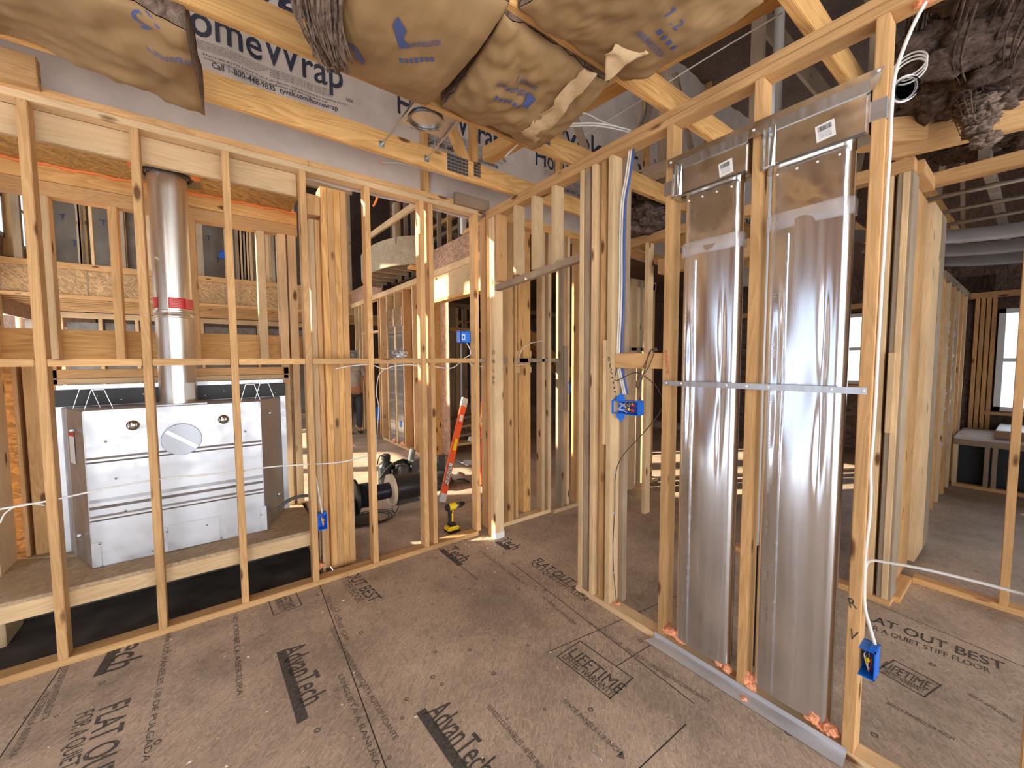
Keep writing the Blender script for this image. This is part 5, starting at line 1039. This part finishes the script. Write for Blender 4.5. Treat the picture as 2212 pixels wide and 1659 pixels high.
# tub deck and boxed tub
td = empty('tub_deck', (7.4, 0, 0), 'framed wooden tub deck under the right bathroom window', 'tub deck')
dz = q(2100, 945, 'x', 7.3).z
box('deck_top', 7.28, 8.28, -1.8, .59, dz-.03, dz, simple('deck_top', (.55, .48, .46), .6, noise=.15, nscale=5), td); box('rim', 7.28, 7.32, -1.8, .59, dz-.10, dz-.03, OLD_DARK, td); box('bottom_plate', 7.28, 7.37, -1.8, .59, 0, .04, STUD, td)
for y in (.55, .30, .24, -.1): box('leg', 7.28, 7.37, y, y+.04, .04, dz-.1, PALE if y > .5 else OLD_DARK, td)
box('inner_panel', 7.5, 7.52, -1.8, .59, 0, dz-.1, BLACK, td)
tb = empty('bathtub', (7.75, -.7, dz), 'white bathtub under the deck covered by a cardboard box', 'bathtub')
bm = bmesh.new(); addbox(bm, 7.40, 8.15, -1.6, .05, .08, dz-.04); mb = [v_ for v_ in bm.verts if v_.co.z < .2]
for v_ in mb: v_.co.x = 7.75+(v_.co.x-7.75)*.7; v_.co.y = -.7+(v_.co.y+.7)*.75
bmesh.ops.bevel(bm, geom=bm.edges[:], offset=.05, segments=4, affect='EDGES'); mesh_obj('tub_shell', bm, simple('tub', (.55, .53, .52), .3), tb, smooth=True)
cb = empty('tub_cover', (7.8, -.6, dz), 'low cardboard box with pale top lying on the tub deck', 'cardboard box')
box('carton', 7.42, 8.22, -1.8, .28, dz+.005, dz+.09, simple('carton', (.33, .20, .12), .8), cb); box('carton_top', 7.41, 8.23, -1.81, .27, dz+.09, dz+.10, simple('carton_top', (.62, .66, .74), .5), cb)
# stud at the right edge of the picture
# ================================================================== LADDER, DRILL, SPOOLS, BOTTLE, TOOL BAG
ld = empty('stepladder', q(955, 1085, 'z', 0), 'orange fibreglass ladder leaning behind the left wall studs', 'ladder')
YL = 3.75
a, b = q(955, 1080, 'y', 3.85), q(1004, 862, 'y', YL+.45); a.z = max(a.z, .03)
def rail(a, b):
    d = (b-a).normalized(); beam('rail', a+d*.06, b-d*.06, .075, .028, ORANGE, ld, (0, -1, .1)); beam('end_cap', a-d*.02, a+d*.07, .082, .036, simple('cap', (.55, .55, .52), .5), ld, (0, -1, .1)); beam('end_cap', b-d*.10, b+d*.01, .082, .036, simple('cap2', (.55, .58, .6), .5), ld, (0, -1, .1))
rail(a, b)
d = (b-a).normalized(); side = d.cross(Vector((0, -1, .1))).normalized(); nrm = side.cross(d).normalized()
if nrm.y > 0: nrm = -nrm
if side.x > 0: side = -side
def on_rail(t, w_, h_, m_, off=.0175, nm='label'): c = a+(b-a)*t+nrm*off; bm = bmesh.new(); V = [bm.verts.new(p) for p in (-side*w_/2-d*h_/2, side*w_/2-d*h_/2, side*w_/2+d*h_/2, -side*w_/2+d*h_/2)]; bm.faces.new(V); return mesh_obj(nm, bm, m_, ld, Matrix.Translation(c))
on_rail(.52, .040, .14, simple('label_yellow', (.85, .65, .0), .5)); on_rail(.79, .045, .08, WHITE); on_rail(.73, .05, .012, RED, .018)
on_rail(.24, .052, .25, BLACK); on_rail(.24, .044, .24, WHITE, .018); c = a+(b-a)*.135+nrm*.0185-side*.0-(-side)*.014
bm = bmesh.new(); put_text(bm, 'WERNER', lambda p, r: d*p+(side)*(r), .05, .23, True); o = mesh_obj('rail_lettering', bm, BLACK, ld, Matrix.Translation(a+(b-a)*.125+nrm*.019-side*.017))
a2, b2 = q(1044, 1150, 'y', 4.1), q(1044, 868, 'y', 4.5); a2.z = .03
beam('rear_rail', a2, b2, .07, .028, ORANGE, ld, (0, -1, .1))
for t in (.25, .5, .75): p1, p2 = a+(b-a)*t+Vector((.05, .3, 0)), a2+(b2-a2)*t; beam('step', p1+Vector((.32, 0, 0)), p2, .02, .06, STEEL, ld)
tag(tube('metal_rod', [q(988, 996, 'z', .05), q(1012, 1004, 'z', .05)], .022, STEEL, smooth=False), 'short grey metal tube on the sunlit floor beside the orange ladder', 'tube')
# cordless drill
dp = q(976, 1140, 'z', 0); dp = Vector((dp.x, 3.22, 0)); s = 1.0
dx_ = q(976, 1120, 'y', 3.2).x
dr = empty('cordless_drill', (dx_, 3.2, 0), 'yellow and black cordless drill standing on its battery beside the ladder foot', 'drill')
def dm(u, v, y=3.2): return q(u, v, 'y', y)
bz0, bz1 = 0.002, dm(976, 1128).z
bm = bmesh.new(); addbox(bm, dx_-.06, dx_+.055, 3.15, 3.25, bz0+.012, bz0+.055); bmesh.ops.bevel(bm, geom=bm.edges[:], offset=.012, segments=3, affect='EDGES'); mesh_obj('battery', bm, YEL, dr, smooth=False)
bm = bmesh.new(); addbox(bm, dx_-.062, dx_+.058, 3.148, 3.252, bz0, bz0+.025); bmesh.ops.bevel(bm, geom=bm.edges[:], offset=.008, segments=2, affect='EDGES'); mesh_obj('battery_base', bm, BLACK, dr)
bm = bmesh.new(); addbox(bm, dx_-.035, dx_+.035, 3.16, 3.24, bz0+.055, bz0+.075); bmesh.ops.bevel(bm, geom=bm.edges[:], offset=.008, segments=2, affect='EDGES'); mesh_obj('battery_mount', bm, BLACK, dr)
hb = Vector((dx_-.012, 3.2, .07)); ht = Vector((dx_-.018, 3.2, .205)); tube('handle', [hb, (hb+ht)/2+Vector((-.006, 0, 0)), ht], lambda t: .021-.004*math.sin(t*3.1), BLACK, dr, seg=14)
box('handle_grip', dx_-.012, dx_+.004, 3.176, 3.182, .10, .18, YEL, dr)
mz = .232; ax = Vector((1, 0, .03)).normalized()
lathe('motor_housing', [(.0, 0), (.022, .002), (.031, .012), (.033, .05), (.031, .095), (.0, .096)], YEL, dr, axis_m((dx_-.055, 3.2, mz), ax), 24)
lathe('rear_cap', [(.0, 0), (.024, .002), (.033, .012), (.0335, .03)], BLACK, dr, axis_m((dx_-.062, 3.2, mz), ax), 24)
lathe('gearbox', [(.030, 0), (.032, .01), (.030, .035), (.026, .04)], DARKST, dr, axis_m((dx_+.04, 3.2, mz+.002), ax), 24)
lathe('chuck', [(.025, 0), (.025, .025), (.020, .04), (.012, .055), (.0, .056)], BLACK, dr, axis_m((dx_+.078, 3.2, mz+.003), ax), 24)
lathe('drill_bit', [(.003, 0), (.003, .09), (0, .095)], simple('bit', (.5, .3, .15), .4, 1), dr, axis_m((dx_+.13, 3.2, mz+.005), ax), 8)
box('trigger', dx_+.004, dx_+.016, 3.192, 3.208, .17, .20, YEL, dr)
text('brand_lettering', 'DEWALT', (dx_-.025, 3.148, .03), (1, 0, 0), (0, 0, 1), .05, BLACK, dr)
# cable spools on a stand
sp = empty('cable_reel_stand', q(775, 1140, 'z', 0), 'black cable reels with pale wooden flange on a low stand', 'cable reel')
sy = 4.05; p1, p2 = q(766, 1074, 'y', 3.95), q(905, 1052, 'y', 3.98); p2.z = p1.z; p2.y = p1.y
dv = (p2-p1).normalized()
def at_(u): 
    t = (u-766)/(905-766); return p1+(p2-p1)*t
def cyl(nm, u0_, u1_, prof_r, m_, lip=None):
    A_, B_ = at_(u0_), at_(u1_); L = (B_-A_).length; pr = [(0, 0), (prof_r, 0), (prof_r, L), (0, L)] if lip is None else lip(L)
    return lathe(nm, pr, m_, sp, axis_m(A_, dv), 36)
RB = RUB
cyl('small_reel_core', 769, 797, .085, RB, lambda L: [(0, 0)]+[(.105 if k % 2 else .12, L*k/14) for k in range(15)]+[(0, L)])
cyl('tube_core', 797, 836, .080, simple('tube_navy', (.008, .008, .02), .3))
cyl('wooden_flange', 836, 843, .16, simple('flange', (.62, .50, .36), .7, noise=.15, nscale=12))
cyl('flange_rim', 843, 846, .155, BLACK)
cyl('large_reel', 846, 910, .13, simple('cable_black', (.018, .018, .02), .35), lambda L: [(0, 0)]+[(.128+.004*(k % 2), L*k/24) for k in range(25)]+[(0, L)])
cyl('left_flange', 764, 769, .17, BLACK); cyl('right_flange', 910, 914, .16, BLACK)
A_ = at_(762); box('stand_upright', A_.x-.02, A_.x-.005, A_.y-.12, A_.y+.12, 0, A_.z, BLACK, sp); box('stand_base', A_.x-.02, A_.x+.22, A_.y-.15, A_.y+.15, 0, .012, simple('stand', (.05, .05, .05), .5), sp)
for k in range(3): r_ = .18+.03*k; c0 = q(800, 1120, 'z', .01); tube('loose_loop', [c0+Vector((r_*math.cos(a*.5), r_*.8*math.sin(a*.5), .004*k)) for a in range(14)], .004, BLACK, sp, seg=6)
pa = at_(846); tube('dangling_loop', [pa+Vector((0, -.02, -.10)), pa+Vector((-.03, -.02, -.19)), pa+Vector((.0, -.02, -.24)), pa+Vector((.035, -.02, -.19)), pa+Vector((.03, -.02, -.11))], .004, BLACK, sp, seg=6)
bt = empty('bottle', q(835, 1045, 'z', 0), 'black metal drink bottle with carry loop behind the cable reel', 'bottle')
pb = q(835, 1045, 'z', 0); lathe('bottle_body', [(0, 0), (.095, .0), (.10, .01), (.10, .22), (.085, .26), (.05, .29), (.048, .31), (0, .31)], simple('bottle_black', (.012, .018, .02), .3), bt, Matrix.Translation(pb), 28)
lathe('bottle_cap', [(.052, .31), (.055, .32), (.055, .37), (.04, .385), (0, .385)], BLACK, bt, Matrix.Translation(pb), 24); tube('carry_loop', [pb+Vector((-.04, -.02, .37)), pb+Vector((-.09, -.04, .38)), pb+Vector((-.12, -.05, .33)), pb+Vector((-.125, -.05, .28))], .008, BLACK, bt)
tbg = empty('tool_bag', q(890, 1060, 'z', 0), 'black and grey tool belt bag heaped behind the reel and ladder', 'tool bag')
pc_ = q(893, 1046, 'z', 0)+Vector((.05, .12, 0))
bm = bmesh.new(); addbox(bm, -.28, .28, -.14, .14, 0, .26); bmesh.ops.bevel(bm, geom=bm.edges[:], offset=.05, segments=3, affect='EDGES'); bmesh.ops.subdivide_edges(bm, edges=bm.edges[:], cuts=2, use_grid_fill=True)
for v_ in bm.verts: v_.co += Vector((_n.noise(v_.co*7), _n.noise(v_.co*7+Vector((4, 0, 0))), _n.noise(v_.co*7+Vector((0, 9, 0)))))*.05
mesh_obj('bag_body', bm, RUB, tbg, Matrix.Translation(pc_), True)
for k in range(4): c0 = pc_+Vector((-.25+.17*k, -.12, .2)); box('pouch', c0.x, c0.x+.12, c0.y-.06, c0.y+.02, .08, .27+.05*(k % 2), simple('pouch', (.07, .07, .075), .8), tbg, .012)
tube('belt', [pc_+Vector((-.45, -.05, .12)), pc_+Vector((-.35, -.08, .26)), pc_+Vector((-.2, -.1, .33)), pc_+Vector((-.1, -.05, .28))], .03, BLACK, tbg, flat=.3)
tube('glove', [pc_+Vector((-.06, -.08, .27)), pc_+Vector((-.05, -.08, .37)), pc_+Vector((-.02, -.06, .43))], .04, simple('grey_cloth', (.16, .17, .17), .9), tbg)
pr_ = q(965, 1050, 'z', 0); mt_ = empty('work_pouch', pr_, 'dark pouch with loose straps on sunlit floor just behind the ladder', 'pouch')
blob('pouch_body', pr_+Vector((-.1, 0, .09)), .2, .12, .09, RUB, mt_, 9, .4, 3); blob('pouch_flap', pr_+Vector((.1, -.02, .12)), .13, .09, .05, simple('pouch_pale', (.35, .30, .26), .8), mt_, 11, .4, 3)
for k in range(4): tube('strap', [pr_+Vector((.05, .02*k, .08)), pr_+Vector((.2, .05*k-.05, .06)), pr_+Vector((.28, .04*k-.1, .02))], .012, BLACK, mt_)
tag(box('black_bracket', *[c for c in (q(870, 1082, 'z', 0).x-.12, q(870, 1082, 'z', 0).x+.16, q(870, 1082, 'z', 0).y-.1, q(870, 1082, 'z', 0).y+.1, .002, .02)], simple('bracket_grey', (.06, .065, .07), .6)), 'flat dark grey plate lying on the floor under the large reel', 'plate')
# trousers leg-like grey cloth by the doorway post
tag(tube('grey_rag', [q(1045, 1080, 'y', 3.55), q(1042, 1110, 'y', 3.55), q(1044, 1150, 'y', 3.5)], .035, simple('rag', (.13, .12, .15), .9), flat=.5), 'grey cloth hanging down behind the last left wall stud', 'cloth')
# ================================================================== PERSON beyond the wall, walking away by the far stud wall
pe = empty('person', (2.36, 9.0, 0), 'person in tan t-shirt and dark jeans standing far off behind the wide post', 'person')
fx, fy = q(768, 935, 'z', 0).x, 8.9
fx = qx(766, 900, fy)
S = [((0, 0, .92), .135), ((0, 0, 1.10), .135), ((0, 0, 1.28), .155), ((0, 0, 1.42), .15), ((0, 0, 1.50), .06), ((0, 0, 1.56), .055), ((0, -.01, 1.64), .082), ((0, -.01, 1.71), .085), ((0, 0, 1.76), .045)]
def skin(name, verts, edges, mt, par, root=0, sub=2):
    me = bpy.data.meshes.new(name); me.from_pydata([Vector(v_[0]) for v_ in verts], edges, []); me.materials.append(mt)
    o = bpy.data.objects.new(name, me); link(o, Matrix.Translation((fx, fy, 0)), par)
    s = o.modifiers.new('s', 'SKIN'); s.use_smooth_shade = True
    for i, v_ in enumerate(verts):
        r_ = v_[1]; r_ = r_ if isinstance(r_, tuple) else (r_, r_); me.skin_vertices[0].data[i].radius = r_; me.skin_vertices[0].data[i].use_root = (i == root)
    b_ = o.modifiers.new('b', 'SUBSURF'); b_.levels = sub; b_.render_levels = sub; return o
bodyv = [((0, 0, .95), (.15, .10)), ((0, 0, 1.15), (.14, .10)), ((0, .0, 1.35), (.17, .105)), ((0, .02, 1.45), (.11, .08)), ((0, .01, 1.52), .055), ((0, -.01, 1.60), (.07, .08)), ((0, -.015, 1.68), (.075, .09)), ((0, 0, 1.75), (.05, .06)),
         ((.19, .0, 1.41), .055), ((.25, .0, 1.15), .046), ((.28, -.05, .92), .032), ((.285, -.07, .86), .03), ((.285, -.08, .80), .026),
         ((-.19, 0, 1.41), .055), ((-.25, 0, 1.15), .046), ((-.27, -.07, .92), .032), ((-.27, -.09, .84), .028),
         ((.09, 0, .86), .09), ((.10, -.02, .50), .062), ((.10, .02, .10), .042), ((.10, -.10, .04), .04), ((-.09, 0, .86), .09), ((-.10, -.02, .50), .062), ((-.10, .03, .10), .042), ((-.10, -.09, .04), .04)]
bodye = [(0, 1), (1, 2), (2, 3), (3, 4), (4, 5), (5, 6), (6, 7), (3, 8), (8, 9), (9, 10), (10, 11), (11, 12), (3, 13), (13, 14), (14, 15), (15, 16), (0, 17), (17, 18), (18, 19), (19, 20), (0, 21), (21, 22), (22, 23), (23, 24)]
skin('body', bodyv, bodye, SKIN, pe)
skin('shirt', [((0, 0, .93), (.165, .115)), ((0, 0, 1.15), (.155, .118)), ((0, 0, 1.35), (.185, .122)), ((0, .01, 1.46), (.11, .09)), ((.20, 0, 1.40), .07), ((.235, 0, 1.22), .062), ((-.20, 0, 1.40), .07), ((-.235, 0, 1.22), .062)], [(0, 1), (1, 2), (2, 3), (3, 4), (4, 5), (3, 6), (6, 7)], SHIRT, pe)
skin('jeans', [((0, 0, .96), (.16, .115)), ((.09, 0, .84), .105), ((.10, -.02, .50), .078), ((.10, .02, .10), .064), ((-.09, 0, .84), .105), ((-.10, -.02, .50), .078), ((-.10, .03, .10), .064)], [(0, 1), (1, 2), (2, 3), (0, 4), (4, 5), (5, 6)], DENIM, pe)
skin('cap', [((0, 0, 1.70), (.085, .10)), ((0, .0, 1.76), (.06, .07)), ((0, -.13, 1.70), (.05, .015))], [(0, 1), (0, 2)], simple('cap_grey', (.25, .24, .22), .9), pe)
for s_ in (-1, 1):
    skin('shoe', [((s_*.10, .06, .05), (.045, .05)), ((s_*.10, -.06, .04), (.045, .035)), ((s_*.10, -.16, .03), (.035, .025))], [(0, 1), (1, 2)], simple('shoe', (.03, .025, .02), .7) if s_ < 0 else bpy.data.materials['shoe'], pe)
hx, hz_ = .285, .80
for k, (dx, ln) in enumerate(((-.022, .07), (-.008, .08), (.007, .075), (.020, .06))):
    skin('finger', [((hx+dx*.3, -.085+dx*1.1, hz_), .009), ((hx+dx*.25, -.095+dx*1.2, hz_-ln*.6), .008), ((hx-.008, -.09+dx, hz_-ln), .006)], [(0, 1), (1, 2)], SKIN, pe, sub=1)
skin('thumb', [((hx-.015, -.10, hz_+.02), .010), ((hx-.02, -.125, hz_-.015), .008), ((hx-.02, -.13, hz_-.04), .006)], [(0, 1), (1, 2)], SKIN, pe, sub=1)
